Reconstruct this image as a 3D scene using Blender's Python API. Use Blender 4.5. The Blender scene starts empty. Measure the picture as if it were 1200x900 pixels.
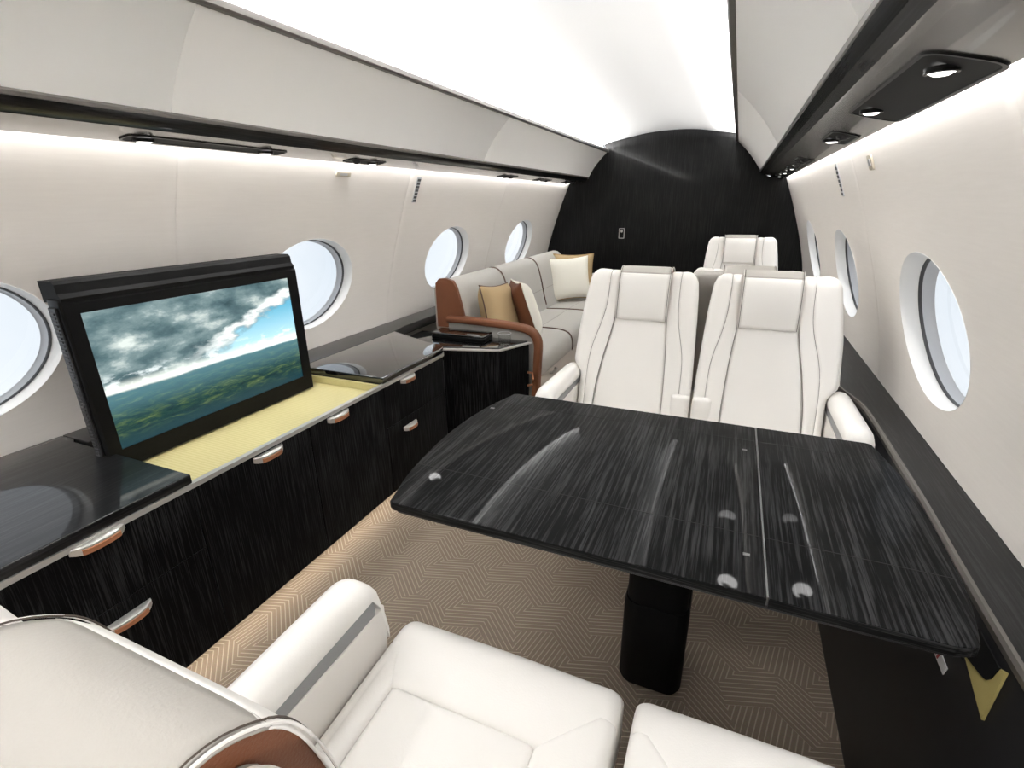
import bpy, bmesh, math, random
from mathutils import Vector, Matrix
random.seed(7)
PI = math.pi
S = bpy.context.scene
COL = S.collection

# ------------------------------------------------------------------ camera
cam_d = bpy.data.cameras.new('camera')
cam_d.sensor_width = 36.0
cam_d.lens = 586.333 / 1200 * 36.0
cam_d.clip_start = 0.01
cam = bpy.data.objects.new('camera', cam_d)
COL.objects.link(cam)
R = Matrix(((0.91940971, -0.12297025, 0.37358278),
            (0.39311493, 0.31655322, -0.86328136),
            (-0.0121009, 0.94057024, 0.33938355)))
cam.matrix_world = Matrix.Translation((0, 0, 1.3)) @ R.to_4x4()
S.camera = cam

# ------------------------------------------------------------------ view, world, lights
S.view_settings.view_transform = 'Standard'
S.view_settings.look = 'None'
S.view_settings.gamma = 1.0
S.view_settings.use_curve_mapping = False
S.view_settings.exposure = 0.84
S.cycles.max_bounces = 14
S.cycles.diffuse_bounces = 8

W = bpy.data.worlds.new('sky')
S.world = W
W.use_nodes = True
wn = W.node_tree.nodes
wl = W.node_tree.links
bg = wn['Background']
bg.inputs['Strength'].default_value = 0.72
tc = wn.new('ShaderNodeTexCoord')
nz = wn.new('ShaderNodeTexNoise')
nz.inputs['Scale'].default_value = 2.6
nz.inputs['Detail'].default_value = 4
rp = wn.new('ShaderNodeValToRGB')
rp.color_ramp.elements[0].position = 0.35
rp.color_ramp.elements[0].color = (0.62, 0.68, 0.74, 1)
rp.color_ramp.elements[1].position = 0.62
rp.color_ramp.elements[1].color = (0.79, 0.82, 0.85, 1)
wl.new(tc.outputs['Generated'], nz.inputs['Vector'])
wl.new(nz.outputs['Fac'], rp.inputs['Fac'])
wl.new(rp.outputs['Color'], bg.inputs['Color'])

COVE_W = 110.0      # each cove strip behind the ceiling rails
WASH_W = 8.0       # wall wash strips in the slot at the head of each side wall
SPOT_W = 3.4        # each small downlight
AFT_FILL_W = 18.0   # unseen lamps added behind the camera, turned up to brighten walls and seats
FLOOR_W = 2.2       # strip under the credenza


def area(name, loc, size_x, size_y, power, direction, color=(1, 0.993, 0.985)):
    ld = bpy.data.lights.new(name, 'AREA')
    ld.shape = 'RECTANGLE'
    ld.size = size_x
    ld.size_y = size_y
    ld.energy = power
    ld.color = color
    o = bpy.data.objects.new(name, ld)
    o.location = loc
    z = -Vector(direction).normalized()
    x = Vector((0, 1, 0))
    y = z.cross(x).normalized()
    o.matrix_world = Matrix.Translation(loc) @ Matrix((x, y, z)).transposed().to_4x4()
    COL.objects.link(o)
    return o


XC = -0.634         # cabin centre line
Y0, Y1 = -2.9, 5.28  # aft wall, forward bulkhead
YM = (Y0 + Y1) / 2
YL = Y1 - Y0
area('cove_light', (-1.300, YM, 1.773), YL - 0.1, 0.018, COVE_W, (1, 0, 0.40))
area('cove_light', (-0.022, YM, 1.807), YL - 0.1, 0.018, COVE_W, (-1, 0, 0.40))
area('wall_wash_light', (XC - 0.9625, YM, 1.500), YL - 0.1, 0.006, WASH_W, (-0.38, 0, -1))
area('wall_wash_light', (XC + 0.9625, YM, 1.500), YL - 0.1, 0.006, WASH_W, (0.38, 0, -1))
area('credenza_underglow', (-1.33, 0.35, 0.075), 3.3, 0.03, FLOOR_W, (0.55, 0, -1), (1, 0.9, 0.76))


# ------------------------------------------------------------------ materials
def new_mat(name):
    m = bpy.data.materials.new(name)
    m.use_nodes = True
    nt = m.node_tree
    return m, nt.nodes, nt.links, nt.nodes['Principled BSDF']


def plain(name, col, rough=0.5, metal=0.0, spec=0.5, bump=0.0, bscale=300, var=0.0, vscale=6, coat=0.0):
    m, n, l, p = new_mat(name)
    p.inputs['Base Color'].default_value = (*col, 1)
    p.inputs['Roughness'].default_value = rough
    p.inputs['Metallic'].default_value = metal
    p.inputs['Specular IOR Level'].default_value = spec
    if coat:
        p.inputs['Coat Weight'].default_value = coat
        p.inputs['Coat Roughness'].default_value = 0.03
    t = n.new('ShaderNodeTexCoord')
    if var:
        q = n.new('ShaderNodeTexNoise')
        q.inputs['Scale'].default_value = vscale
        q.inputs['Detail'].default_value = 3
        l.new(t.outputs['Object'], q.inputs['Vector'])
        mx = n.new('ShaderNodeMix')
        mx.data_type = 'RGBA'
        mx.inputs['A'].default_value = (*[c * (1 - var) for c in col], 1)
        mx.inputs['B'].default_value = (*[min(1, c * (1 + var)) for c in col], 1)
        l.new(q.outputs['Fac'], mx.inputs['Factor'])
        l.new(mx.outputs['Result'], p.inputs['Base Color'])
    if bump:
        q = n.new('ShaderNodeTexNoise')
        q.inputs['Scale'].default_value = bscale
        q.inputs['Detail'].default_value = 2
        l.new(t.outputs['Object'], q.inputs['Vector'])
        b = n.new('ShaderNodeBump')
        b.inputs['Strength'].default_value = bump
        b.inputs['Distance'].default_value = 0.002
        l.new(q.outputs['Fac'], b.inputs['Height'])
        l.new(b.outputs['Normal'], p.inputs['Normal'])
    return m


def wood(name, grain, lo=(0.0035, 0.0035, 0.0038), hi=(0.030, 0.030, 0.031), rough=0.35, spec=0.25, coat=0.0, dens=260, cior=1.4):
    """dark veneer: fine streaks running along axis grain (0, 1, 2)"""
    m, n, l, p = new_mat(name)
    t = n.new('ShaderNodeTexCoord')
    mp = n.new('ShaderNodeMapping')
    sc = [dens, dens, dens]
    sc[grain] = dens * 0.022
    mp.inputs['Scale'].default_value = sc
    l.new(t.outputs['Object'], mp.inputs['Vector'])
    q = n.new('ShaderNodeTexNoise')
    q.inputs['Scale'].default_value = 1.0
    q.inputs['Detail'].default_value = 3
    q.inputs['Roughness'].default_value = 0.6
    l.new(mp.outputs['Vector'], q.inputs['Vector'])
    q2 = n.new('ShaderNodeTexNoise')
    q2.inputs['Scale'].default_value = 5
    q2.inputs['Detail'].default_value = 3
    l.new(t.outputs['Object'], q2.inputs['Vector'])
    ad = n.new('ShaderNodeMath')
    ad.operation = 'MULTIPLY_ADD'
    ad.inputs[1].default_value = 0.28
    l.new(q2.outputs['Fac'], ad.inputs[0])
    l.new(q.outputs['Fac'], ad.inputs[2])
    r = n.new('ShaderNodeValToRGB')
    r.color_ramp.elements[0].position = 0.61
    r.color_ramp.elements[0].color = (*lo, 1)
    r.color_ramp.elements[1].position = 0.82
    r.color_ramp.elements[1].color = (*hi, 1)
    l.new(ad.outputs[0], r.inputs['Fac'])
    l.new(r.outputs['Color'], p.inputs['Base Color'])
    p.inputs['Roughness'].default_value = rough
    p.inputs['Specular IOR Level'].default_value = spec
    if coat:
        p.inputs['Coat Weight'].default_value = coat
        p.inputs['Coat Roughness'].default_value = 0.045
        p.inputs['Coat IOR'].default_value = cior
    return m


def emit(name, col, strength):
    m, n, l, p = new_mat(name)
    p.inputs['Base Color'].default_value = (*col, 1)
    p.inputs['Emission Color'].default_value = (*col, 1)
    p.inputs['Emission Strength'].default_value = strength
    return m


M = {}
M['ceiling'] = plain('ceiling_white', (0.585, 0.585, 0.58), 0.6, bump=0.02, bscale=200)
M['valence'] = plain('valence_white', (0.82, 0.815, 0.80), 0.5)
M['rail'] = plain('rail_taupe', (0.13, 0.12, 0.11), 0.4, 0.4)
M['gloss'] = plain('lacquer_grey', (0.21, 0.20, 0.19), 0.22, 0.75, coat=0.3)
M['black'] = plain('black_plastic', (0.005, 0.005, 0.005), 0.3, spec=0.1)
M['blackm'] = plain('black_matt', (0.005, 0.005, 0.005), 0.6, spec=0.12)
M['soot'] = plain('black_panel', (0.011, 0.011, 0.012), 0.35, spec=0.35)
M['lamp'] = emit('lamp_white', (1, 0.98, 0.94), 2.0)
M['wood_z'] = wood('veneer_upright', 2, lo=(0.0018, 0.0018, 0.002), hi=(0.022, 0.022, 0.023), rough=0.45, spec=0.06, coat=0.0)
M['bulk'] = wood('veneer_bulkhead', 2, hi=(0.014, 0.0135, 0.013), rough=0.4, spec=0.08, coat=0.1, dens=190, cior=1.35)
M['wood_y'] = wood('veneer_lengthwise', 1, hi=(0.020, 0.020, 0.021), rough=0.4, spec=0.1, coat=0.8, cior=1.5)
M['table'] = wood('veneer_table', 1, lo=(0.004, 0.004, 0.0042), hi=(0.027, 0.027, 0.028), rough=0.55, spec=0.02, coat=0.13, dens=230, cior=1.4)
M['edge'] = wood('veneer_edge', 0, hi=(0.03, 0.03, 0.03), rough=0.5, spec=0.06)
M['slab'] = plain('black_lacquer', (0.006, 0.006, 0.006), 0.08, spec=0.5, coat=1.0)
M['ledgewood'] = wood('veneer_ledge', 1, hi=(0.022, 0.022, 0.023), rough=0.42, spec=0.25)
M['ledge'] = plain('charcoal_lacquer', (0.018, 0.017, 0.017), 0.35, spec=0.6, coat=0.2)
M['steel'] = plain('brushed_steel', (0.50, 0.49, 0.47), 0.35, 0.6)
M['pewter'] = plain('dull_pewter', (0.10, 0.10, 0.10), 0.45, 0.5)
M['grey'] = plain('grey_inlay', (0.22, 0.225, 0.23), 0.4, 0.3)
M['white'] = plain('window_white', (0.86, 0.85, 0.83), 0.4)
M['gasket'] = plain('window_gasket', (0.06, 0.06, 0.063), 0.5)
M['sash'] = plain('window_inner_grey', (0.50, 0.51, 0.53), 0.4)
M['cream'] = plain('cream_leather', (0.765, 0.745, 0.715), 0.42, spec=0.35, bump=0.12, bscale=420)
M['creamseam'] = plain('cream_leather_border', (0.71, 0.685, 0.65), 0.45, spec=0.35)
M['stone'] = plain('stone_leather', (0.37, 0.352, 0.322), 0.5, spec=0.3, bump=0.15, bscale=380)
M['sofa'] = plain('sofa_grey_leather', (0.40, 0.388, 0.36), 0.5, spec=0.3, bump=0.12, bscale=350)
M['sofabase'] = plain('sofa_base_beige', (0.60, 0.56, 0.51), 0.5)
M['brown'] = plain('saddle_leather', (0.150, 0.056, 0.026), 0.5, spec=0.25, bump=0.35, bscale=420, var=0.12, vscale=12)
M['brownp'] = plain('saddle_insert', (0.30, 0.125, 0.06), 0.45, spec=0.35)
M['piping'] = plain('dark_piping', (0.10, 0.055, 0.04), 0.6)
M['thread'] = plain('dark_thread', (0.06, 0.045, 0.035), 0.8)
M['seam'] = plain('seam_shadow_leather', (0.24, 0.22, 0.20), 0.7)
M['tan'] = plain('tan_cloth', (0.40, 0.295, 0.165), 0.8, spec=0.15, bump=0.4, bscale=500)
M['ivory'] = plain('ivory_cloth', (0.80, 0.78, 0.70), 0.85, spec=0.1, bump=0.4, bscale=500)
M['gold'] = plain('gold_edge', (0.35, 0.22, 0.08), 0.5)
M['red'] = plain('label_red', (0.30, 0.02, 0.025), 0.5)
M['paper'] = plain('label_white', (0.60, 0.60, 0.60), 0.5)

# fabric covered side wall: faint horizontal weave
m, n, l, p = new_mat('wall_fabric')
t = n.new('ShaderNodeTexCoord')
mp = n.new('ShaderNodeMapping')
mp.inputs['Scale'].default_value = (60, 9, 160)
l.new(t.outputs['Object'], mp.inputs['Vector'])
q = n.new('ShaderNodeTexNoise')
q.inputs['Scale'].default_value = 1.0
q.inputs['Detail'].default_value = 4
l.new(mp.outputs['Vector'], q.inputs['Vector'])
mx = n.new('ShaderNodeMix')
mx.data_type = 'RGBA'
mx.inputs['A'].default_value = (0.775, 0.735, 0.69, 1)
mx.inputs['B'].default_value = (0.835, 0.795, 0.75, 1)
l.new(q.outputs['Fac'], mx.inputs['Factor'])
l.new(mx.outputs['Result'], p.inputs['Base Color'])
p.inputs['Roughness'].default_value = 0.6
p.inputs['Specular IOR Level'].default_value = 0.3
M['wall'] = m

# tray lining: pale yellow with fine ribs
m, n, l, p = new_mat('yellow_lining')
t = n.new('ShaderNodeTexCoord')
wv = n.new('ShaderNodeTexWave')
wv.bands_direction = 'Y'
wv.inputs['Scale'].default_value = 28
wv.inputs['Distortion'].default_value = 1.5
wv.inputs['Detail Scale'].default_value = 4
l.new(t.outputs['Object'], wv.inputs['Vector'])
mx = n.new('ShaderNodeMix')
mx.data_type = 'RGBA'
mx.inputs['A'].default_value = (0.50, 0.44, 0.205, 1)
mx.inputs['B'].default_value = (0.57, 0.51, 0.26, 1)
l.new(wv.outputs['Fac'], mx.inputs['Factor'])
l.new(mx.outputs['Result'], p.inputs['Base Color'])
p.inputs['Roughness'].default_value = 0.6
M['yellow'] = m

# pane: thin clear sheet with a fresnel reflection
def pane_mat(name, tint, gl):
    m = bpy.data.materials.new(name)
    m.use_nodes = True
    n, l = m.node_tree.nodes, m.node_tree.links
    n.remove(n['Principled BSDF'])
    tr = n.new('ShaderNodeBsdfTransparent')
    tr.inputs['Color'].default_value = (*tint, 1)
    go = n.new('ShaderNodeBsdfGlossy')
    go.inputs['Roughness'].default_value = 0.02
    lw = n.new('ShaderNodeLayerWeight')
    lw.inputs['Blend'].default_value = 0.5
    fr = n.new('ShaderNodeMath')
    fr.operation = 'POWER'
    l.new(lw.outputs['Facing'], fr.inputs[0])
    fr.inputs[1].default_value = 5
    fm = n.new('ShaderNodeMath')
    fm.operation = 'MULTIPLY_ADD'
    l.new(fr.outputs[0], fm.inputs[0])
    fm.inputs[1].default_value = gl
    fm.inputs[2].default_value = 0.02
    fr = fm
    mi = n.new('ShaderNodeMixShader')
    l.new(fr.outputs[0], mi.inputs[0])
    l.new(tr.outputs[0], mi.inputs[1])
    l.new(go.outputs[0], mi.inputs[2])
    l.new(mi.outputs[0], n['Material Output'].inputs['Surface'])
    return m


M['pane'] = pane_mat('window_pane', (0.97, 0.985, 1.0), 0.3)
M['glass'] = pane_mat('tumbler_glass', (0.95, 0.96, 0.96), 0.8)


def math_node(n, l, op, a, b=None, c=None):
    k = n.new('ShaderNodeMath')
    k.operation = op
    for i, v in enumerate((a, b, c)):
        if v is None:
            continue
        if isinstance(v, (int, float)):
            k.inputs[i].default_value = v
        else:
            l.new(v, k.inputs[i])
    return k.outputs[0]


# carpet: hexagonal cells of three rhombi, each ribbed in its own direction
m, n, l, p = new_mat('carpet_ribbed')
t = n.new('ShaderNodeTexCoord')
sp = n.new('ShaderNodeSeparateXYZ')
l.new(t.outputs['Object'], sp.inputs[0])
CELL = 0.24
ang = math.radians(18)
ux = math_node(n, l, 'ADD', math_node(n, l, 'MULTIPLY', sp.outputs[0], math.cos(ang) / CELL), math_node(n, l, 'MULTIPLY', sp.outputs[1], math.sin(ang) / CELL))
uy = math_node(n, l, 'ADD', math_node(n, l, 'MULTIPLY', sp.outputs[0], -math.sin(ang) / CELL), math_node(n, l, 'MULTIPLY', sp.outputs[1], math.cos(ang) / CELL))
S3 = math.sqrt(3)


def wrapc(v, period, off):
    w = math_node(n, l, 'ADD', v, off)
    w = math_node(n, l, 'FLOORED_MODULO', w, period)
    return math_node(n, l, 'SUBTRACT', w, period / 2)


ax, ay = wrapc(ux, 1, 0), wrapc(uy, S3, 0)
bx, by = wrapc(ux, 1, 0.5), wrapc(uy, S3, S3 / 2)
da = math_node(n, l, 'ADD', math_node(n, l, 'MULTIPLY', ax, ax), math_node(n, l, 'MULTIPLY', ay, ay))
db = math_node(n, l, 'ADD', math_node(n, l, 'MULTIPLY', bx, bx), math_node(n, l, 'MULTIPLY', by, by))
sel = math_node(n, l, 'LESS_THAN', da, db)
inv = math_node(n, l, 'SUBTRACT', 1.0, sel)
qx = math_node(n, l, 'ADD', math_node(n, l, 'MULTIPLY', ax, sel), math_node(n, l, 'MULTIPLY', bx, inv))
qy = math_node(n, l, 'ADD', math_node(n, l, 'MULTIPLY', ay, sel), math_node(n, l, 'MULTIPLY', by, inv))


def dot2(x, y, a):
    return math_node(n, l, 'ADD', math_node(n, l, 'MULTIPLY', x, math.cos(a)), math_node(n, l, 'MULTIPLY', y, math.sin(a)))


d0, d1, d2 = (dot2(qx, qy, math.radians(a)) for a in (0, 120, 240))
m01 = math_node(n, l, 'MAXIMUM', d0, d1)
is2 = math_node(n, l, 'GREATER_THAN', d2, m01)
is1 = math_node(n, l, 'MULTIPLY', math_node(n, l, 'GREATER_THAN', d1, d0), math_node(n, l, 'SUBTRACT', 1.0, is2))
is0 = math_node(n, l, 'SUBTRACT', math_node(n, l, 'SUBTRACT', 1.0, is1), is2)
tot = None
for k, a in ((is0, 30), (is1, 90), (is2, 150)):
    s = math_node(n, l, 'MULTIPLY', dot2(ux, uy, math.radians(a)), k)
    tot = s if tot is None else math_node(n, l, 'ADD', tot, s)
fr = math_node(n, l, 'FRACT', math_node(n, l, 'MULTIPLY', tot, 17.32))
tri = math_node(n, l, 'ABSOLUTE', math_node(n, l, 'SUBTRACT', fr, 0.5))
line = n.new('ShaderNodeMapRange')
line.inputs['From Min'].default_value = 0.33
line.inputs['From Max'].default_value = 0.46
l.new(tri, line.inputs['Value'])
nzc = n.new('ShaderNodeTexNoise')
nzc.inputs['Scale'].default_value = 350
l.new(t.outputs['Object'], nzc.inputs['Vector'])
cm = n.new('ShaderNodeMix')
cm.data_type = 'RGBA'
cm.inputs['A'].default_value = (0.245, 0.195, 0.15, 1)
cm.inputs['B'].default_value = (0.43, 0.36, 0.285, 1)
l.new(line.outputs['Result'], cm.inputs['Factor'])
cm2 = n.new('ShaderNodeMix')
cm2.data_type = 'RGBA'
cm2.blend_type = 'MULTIPLY'
cm2.inputs['Factor'].default_value = 0.35
l.new(cm.outputs['Result'], cm2.inputs['A'])
l.new(nzc.outputs['Color'], cm2.inputs['B'])
l.new(cm2.outputs['Result'], p.inputs['Base Color'])
bp = n.new('ShaderNodeBump')
bp.inputs['Strength'].default_value = 0.4
bp.inputs['Distance'].default_value = 0.003
l.new(line.outputs['Result'], bp.inputs['Height'])
l.new(bp.outputs['Normal'], p.inputs['Normal'])
p.inputs['Roughness'].default_value = 0.95
p.inputs['Specular IOR Level'].default_value = 0.1
M['carpet'] = m

# the picture on the monitor: storm clouds over green hills (a lit screen)
m, n, l, p = new_mat('screen_picture')
t = n.new('ShaderNodeTexCoord')
sp = n.new('ShaderNodeSeparateXYZ')
l.new(t.outputs['UV'], sp.inputs[0])
U, V = sp.outputs[0], sp.outputs[1]


def noise(scale, sx, sy, detail, off=0.0, rough=0.55, dist=0.0):
    mp = n.new('ShaderNodeMapping')
    mp.inputs['Scale'].default_value = (sx, sy, 1)
    mp.inputs['Location'].default_value = (off, off * 0.7, off)
    l.new(t.outputs['UV'], mp.inputs['Vector'])
    k = n.new('ShaderNodeTexNoise')
    k.inputs['Scale'].default_value = scale
    k.inputs['Detail'].default_value = detail
    k.inputs['Roughness'].default_value = rough
    k.inputs['Distortion'].default_value = dist
    l.new(mp.outputs['Vector'], k.inputs['Vector'])
    return k.outputs['Fac']


def ramp(fac, stops):
    r = n.new('ShaderNodeValToRGB')
    e = r.color_ramp.elements
    while len(e) < len(stops):
        e.new(0.5)
    for k, (pos, c) in enumerate(stops):
        e[k].position = pos
        e[k].color = (*c, 1)
    l.new(fac, r.inputs['Fac'])
    return r.outputs['Color']


def smooth(v, a, b):
    r = n.new('ShaderNodeMapRange')
    r.interpolation_type = 'SMOOTHSTEP'
    r.inputs['From Min'].default_value = a
    r.inputs['From Max'].default_value = b
    l.new(v, r.inputs['Value'])
    return r.outputs['Result']


def mixc(f, a, b):
    k = n.new('ShaderNodeMix')
    k.data_type = 'RGBA'
    for key, v in (('Factor', f), ('A', a), ('B', b)):
        if isinstance(v, tuple):
            k.inputs[key].default_value = (*v, 1)
        else:
            l.new(v, k.inputs[key])
    return k.outputs['Result']


c1 = noise(3.2, 1.7, 2.0, 6, 3.1, 0.6)
cl = ramp(c1, [(0.30, (0.022, 0.050, 0.060)), (0.45, (0.070, 0.118, 0.128)), (0.57, (0.155, 0.215, 0.22)), (0.72, (0.50, 0.55, 0.52))])
blue = ramp(V, [(0.40, (0.42, 0.62, 0.68)), (0.75, (0.10, 0.33, 0.46))])
# clear patch low on the right under a slanting cloud edge
edge = math_node(n, l, 'SUBTRACT', math_node(n, l, 'MULTIPLY_ADD', U, 0.62, 0.26), V)
edge = math_node(n, l, 'ADD', edge, math_node(n, l, 'MULTIPLY', math_node(n, l, 'SUBTRACT', noise(5, 1.6, 2, 5, 8.0), 0.5), 0.34))
clear = math_node(n, l, 'MULTIPLY', smooth(edge, 0.02, 0.10), smooth(U, 0.38, 0.62))
sky = mixc(clear, cl, blue)
rim = math_node(n, l, 'MULTIPLY', math_node(n, l, 'SUBTRACT', 1.0, smooth(math_node(n, l, 'ABSOLUTE', edge), 0.0, 0.075)), smooth(U, 0.30, 0.6))
sky = mixc(math_node(n, l, 'MULTIPLY', rim, 0.8), sky, (0.78, 0.82, 0.80))
puff = math_node(n, l, 'MULTIPLY', smooth(noise(7, 1.6, 2.2, 6, 21.0), 0.5, 0.62), math_node(n, l, 'SUBTRACT', 1.0, smooth(math_node(n, l, 'ABSOLUTE', math_node(n, l, 'SUBTRACT', V, 0.475)), 0.02, 0.10)))
sky = mixc(math_node(n, l, 'MULTIPLY', puff, 0.8), sky, (0.62, 0.68, 0.68))
glow = math_node(n, l, 'SUBTRACT', 1.0, smooth(math_node(n, l, 'ABSOLUTE', math_node(n, l, 'SUBTRACT', V, 0.425)), 0.0, 0.075))
sky = mixc(math_node(n, l, 'MULTIPLY', glow, 0.75), sky, (0.80, 0.84, 0.76))
h1 = noise(4, 2.6, 7.5, 8, 5.0, 0.66, 0.8)
land = ramp(h1, [(0.34, (0.003, 0.016, 0.020)), (0.48, (0.008, 0.034, 0.032)), (0.58, (0.035, 0.066, 0.028)), (0.70, (0.10, 0.14, 0.06))])
haze = smooth(V, 0.14, 0.42)
land = mixc(math_node(n, l, 'MULTIPLY', haze, 0.60), land, (0.095, 0.21, 0.25))
land = mixc(math_node(n, l, 'SUBTRACT', 1.0, smooth(V, 0.0, 0.16)), land, (0.005, 0.030, 0.042))
hor = math_node(n, l, 'ADD', V, math_node(n, l, 'MULTIPLY', math_node(n, l, 'SUBTRACT', noise(6, 1, 0.1, 3, 2.0), 0.5), 0.03))
pic = mixc(smooth(hor, 0.395, 0.415), land, sky)
l.new(pic, p.inputs['Emission Color'])
p.inputs['Emission Strength'].default_value = 1.0
p.inputs['Base Color'].default_value = (0.004, 0.004, 0.004, 1)
p.inputs['Roughness'].default_value = 0.2
p.inputs['Specular IOR Level'].default_value = 0.2
M['screen'] = m


# ------------------------------------------------------------------ mesh helpers
class MB:
    def __init__(self):
        self.v, self.f, self.mi = [], [], []

    def add(self, verts, faces, mi=0):
        o = len(self.v)
        self.v += [tuple(x) for x in verts]
        self.f += [tuple(i + o for i in fc) for fc in faces]
        self.mi += [mi] * len(faces)
        return self

    def grid(self, rows, close_u=False, close_v=False, mi=0, flip=False):
        """rows: list of equally long lists of points"""
        nr, nc = len(rows), len(rows[0])
        vs = [q for r in rows for q in r]
        fs = []
        for i in range(nr if close_v else nr - 1):
            for j in range(nc if close_u else nc - 1):
                a, b = i * nc + j, i * nc + (j + 1) % nc
                c, d = ((i + 1) % nr) * nc + (j + 1) % nc, ((i + 1) % nr) * nc + j
                fs.append((a, d, c, b) if flip else (a, b, c, d))
        return self.add(vs, fs, mi)

    def loft(self, secs, caps=True, mi=0):
        self.grid(secs, close_u=True, mi=mi)
        if caps:
            k = len(secs[0])
            self.add(secs[0], [tuple(range(k))[::-1]], mi)
            self.add(secs[-1], [tuple(range(k))], mi)
        return self

    def prism(self, pts, axis, a, b, mi=0):
        """2D outline pushed along axis from a to b"""
        def put(q, h):
            if axis == 'x':
                return (h, q[0], q[1])
            if axis == 'y':
                return (q[0], h, q[1])
            return (q[0], q[1], h)
        return self.loft([[put(q, a) for q in pts], [put(q, b) for q in pts]], True, mi)

    def box(self, x0, x1, y0, y1, z0, z1, r=0.0, mi=0, seg=3):
        bm = bmesh.new()
        bmesh.ops.create_cube(bm, size=1)
        for v in bm.verts:
            v.co = Vector(((x0 + x1) / 2 + v.co.x * (x1 - x0), (y0 + y1) / 2 + v.co.y * (y1 - y0), (z0 + z1) / 2 + v.co.z * (z1 - z0)))
        if r:
            bmesh.ops.bevel(bm, geom=list(bm.edges), offset=r, segments=seg, profile=0.5, affect='EDGES')
        bm.verts.index_update()
        self.add([v.co[:] for v in bm.verts], [[v.index for v in f.verts] for f in bm.faces], mi)
        bm.free()
        return self

    def tube(self, path, r, k=10, mi=0, caps=True):
        pts = [Vector(q) for q in path]
        secs = []
        up = Vector((0, 0, 1))
        for i, q in enumerate(pts):
            d = (pts[min(i + 1, len(pts) - 1)] - pts[max(i - 1, 0)]).normalized()
            if abs(d.dot(up)) > 0.95:
                s = d.cross(Vector((1, 0, 0))).normalized()
            else:
                s = d.cross(up).normalized()
            w = s.cross(d)
            secs.append([tuple(q + s * (r * math.cos(2 * PI * j / k)) + w * (r * math.sin(2 * PI * j / k))) for j in range(k)])
        return self.loft(secs, caps, mi)

    def lathe(self, prof, c, k=32, mi=0):
        rows = [[(c[0] + r * math.cos(2 * PI * j / k), c[1] + r * math.sin(2 * PI * j / k), c[2] + z) for j in range(k)] for r, z in prof]
        return self.grid(rows, close_u=True, mi=mi)

    def build(self, name, mats, parent=None, ang=35, recalc=True):
        me = bpy.data.meshes.new(name)
        off = Vector(parent.get('_o', (0, 0, 0))) if parent is not None else Vector((0, 0, 0))
        me.from_pydata([tuple(Vector(q) - off) for q in self.v], [], self.f)
        if not isinstance(mats, (list, tuple)):
            mats = [mats]
        for mt in mats:
            me.materials.append(mt)
        me.polygons.foreach_set('material_index', self.mi)
        bm = bmesh.new()
        bm.from_mesh(me)
        bmesh.ops.remove_doubles(bm, verts=bm.verts, dist=1e-5)
        if recalc:
            bmesh.ops.recalc_face_normals(bm, faces=bm.faces)
        bm.to_mesh(me)
        bm.free()
        me.polygons.foreach_set('use_smooth', [True] * len(me.polygons))
        me.set_sharp_from_angle(angle=math.radians(ang))
        me.update()
        o = bpy.data.objects.new(name, me)
        COL.objects.link(o)
        if parent is not None:
            o.parent = parent
            o['_o'] = off[:]
        return o


def tag(o, label=None, cat=None, group=None):
    if label:
        o['label'] = label
    if cat:
        o['category'] = cat
    if group:
        o['group'] = group
    return o


def thing(name, label, cat, loc=(0, 0, 0), group=None, local=False):
    o = bpy.data.objects.new(name, None)
    o.empty_display_size = 0.05
    o.location = loc
    o['_o'] = (0, 0, 0) if local else tuple(loc)
    COL.objects.link(o)
    return tag(o, label, cat, group)


def struct(name):
    o = bpy.data.objects.new(name, None)
    o.empty_display_size = 0.05
    o['_o'] = (0, 0, 0)
    o['kind'] = 'structure'
    COL.objects.link(o)
    return o


def kids(o):
    return [c for c in bpy.data.objects if c.parent == o]


def copy_tree(o, parent=None):
    c = o.copy()
    COL.objects.link(c)
    if parent is not None:
        c.parent = parent
    for ch in kids(o):
        copy_tree(ch, c)
    return c


def rrect(x0, x1, y0, y1, r, k=6):
    out = []
    for cx, cy, a0 in ((x1 - r, y1 - r, 0), (x0 + r, y1 - r, 90), (x0 + r, y0 + r, 180), (x1 - r, y0 + r, 270)):
        for i in range(k + 1):
            a = math.radians(a0 + 90 * i / k)
            out.append((cx + r * math.cos(a), cy + r * math.sin(a)))
    return out


def interp(x, xs, ys):
    if x <= xs[0]:
        return ys[0]
    for i in range(len(xs) - 1):
        if x <= xs[i + 1]:
            f = (x - xs[i]) / (xs[i + 1] - xs[i])
            return ys[i] + f * (ys[i + 1] - ys[i])
    return ys[-1]


def catmull(pts, k=8):
    P = [Vector(q) for q in pts]
    P = [2 * P[0] - P[1]] + P + [2 * P[-1] - P[-2]]
    out = []
    for i in range(1, len(P) - 2):
        a, b, c, d = P[i - 1:i + 3]
        for j in range(k):
            s = j / k
            out.append(0.5 * ((2 * b) + (c - a) * s + (2 * a - 5 * b + 4 * c - d) * s * s + (3 * b - a - 3 * c + d) * s ** 3))
    out.append(P[-2])
    return out


def offset_poly(pts, d):
    """shrink (d>0) a counter-clockwise outline"""
    out = []
    k = len(pts)
    for i in range(k):
        a, b, c = Vector(pts[i - 1]), Vector(pts[i]), Vector(pts[(i + 1) % k])
        e1, e2 = (b - a).normalized(), (c - b).normalized()
        n1, n2 = Vector((-e1.y, e1.x)), Vector((-e2.y, e2.x))
        nn = (n1 + n2)
        nn = nn / max(0.3, nn.length_squared / 2) if nn.length > 1e-6 else n1
        out.append(tuple(b + nn * d))
    return out


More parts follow.
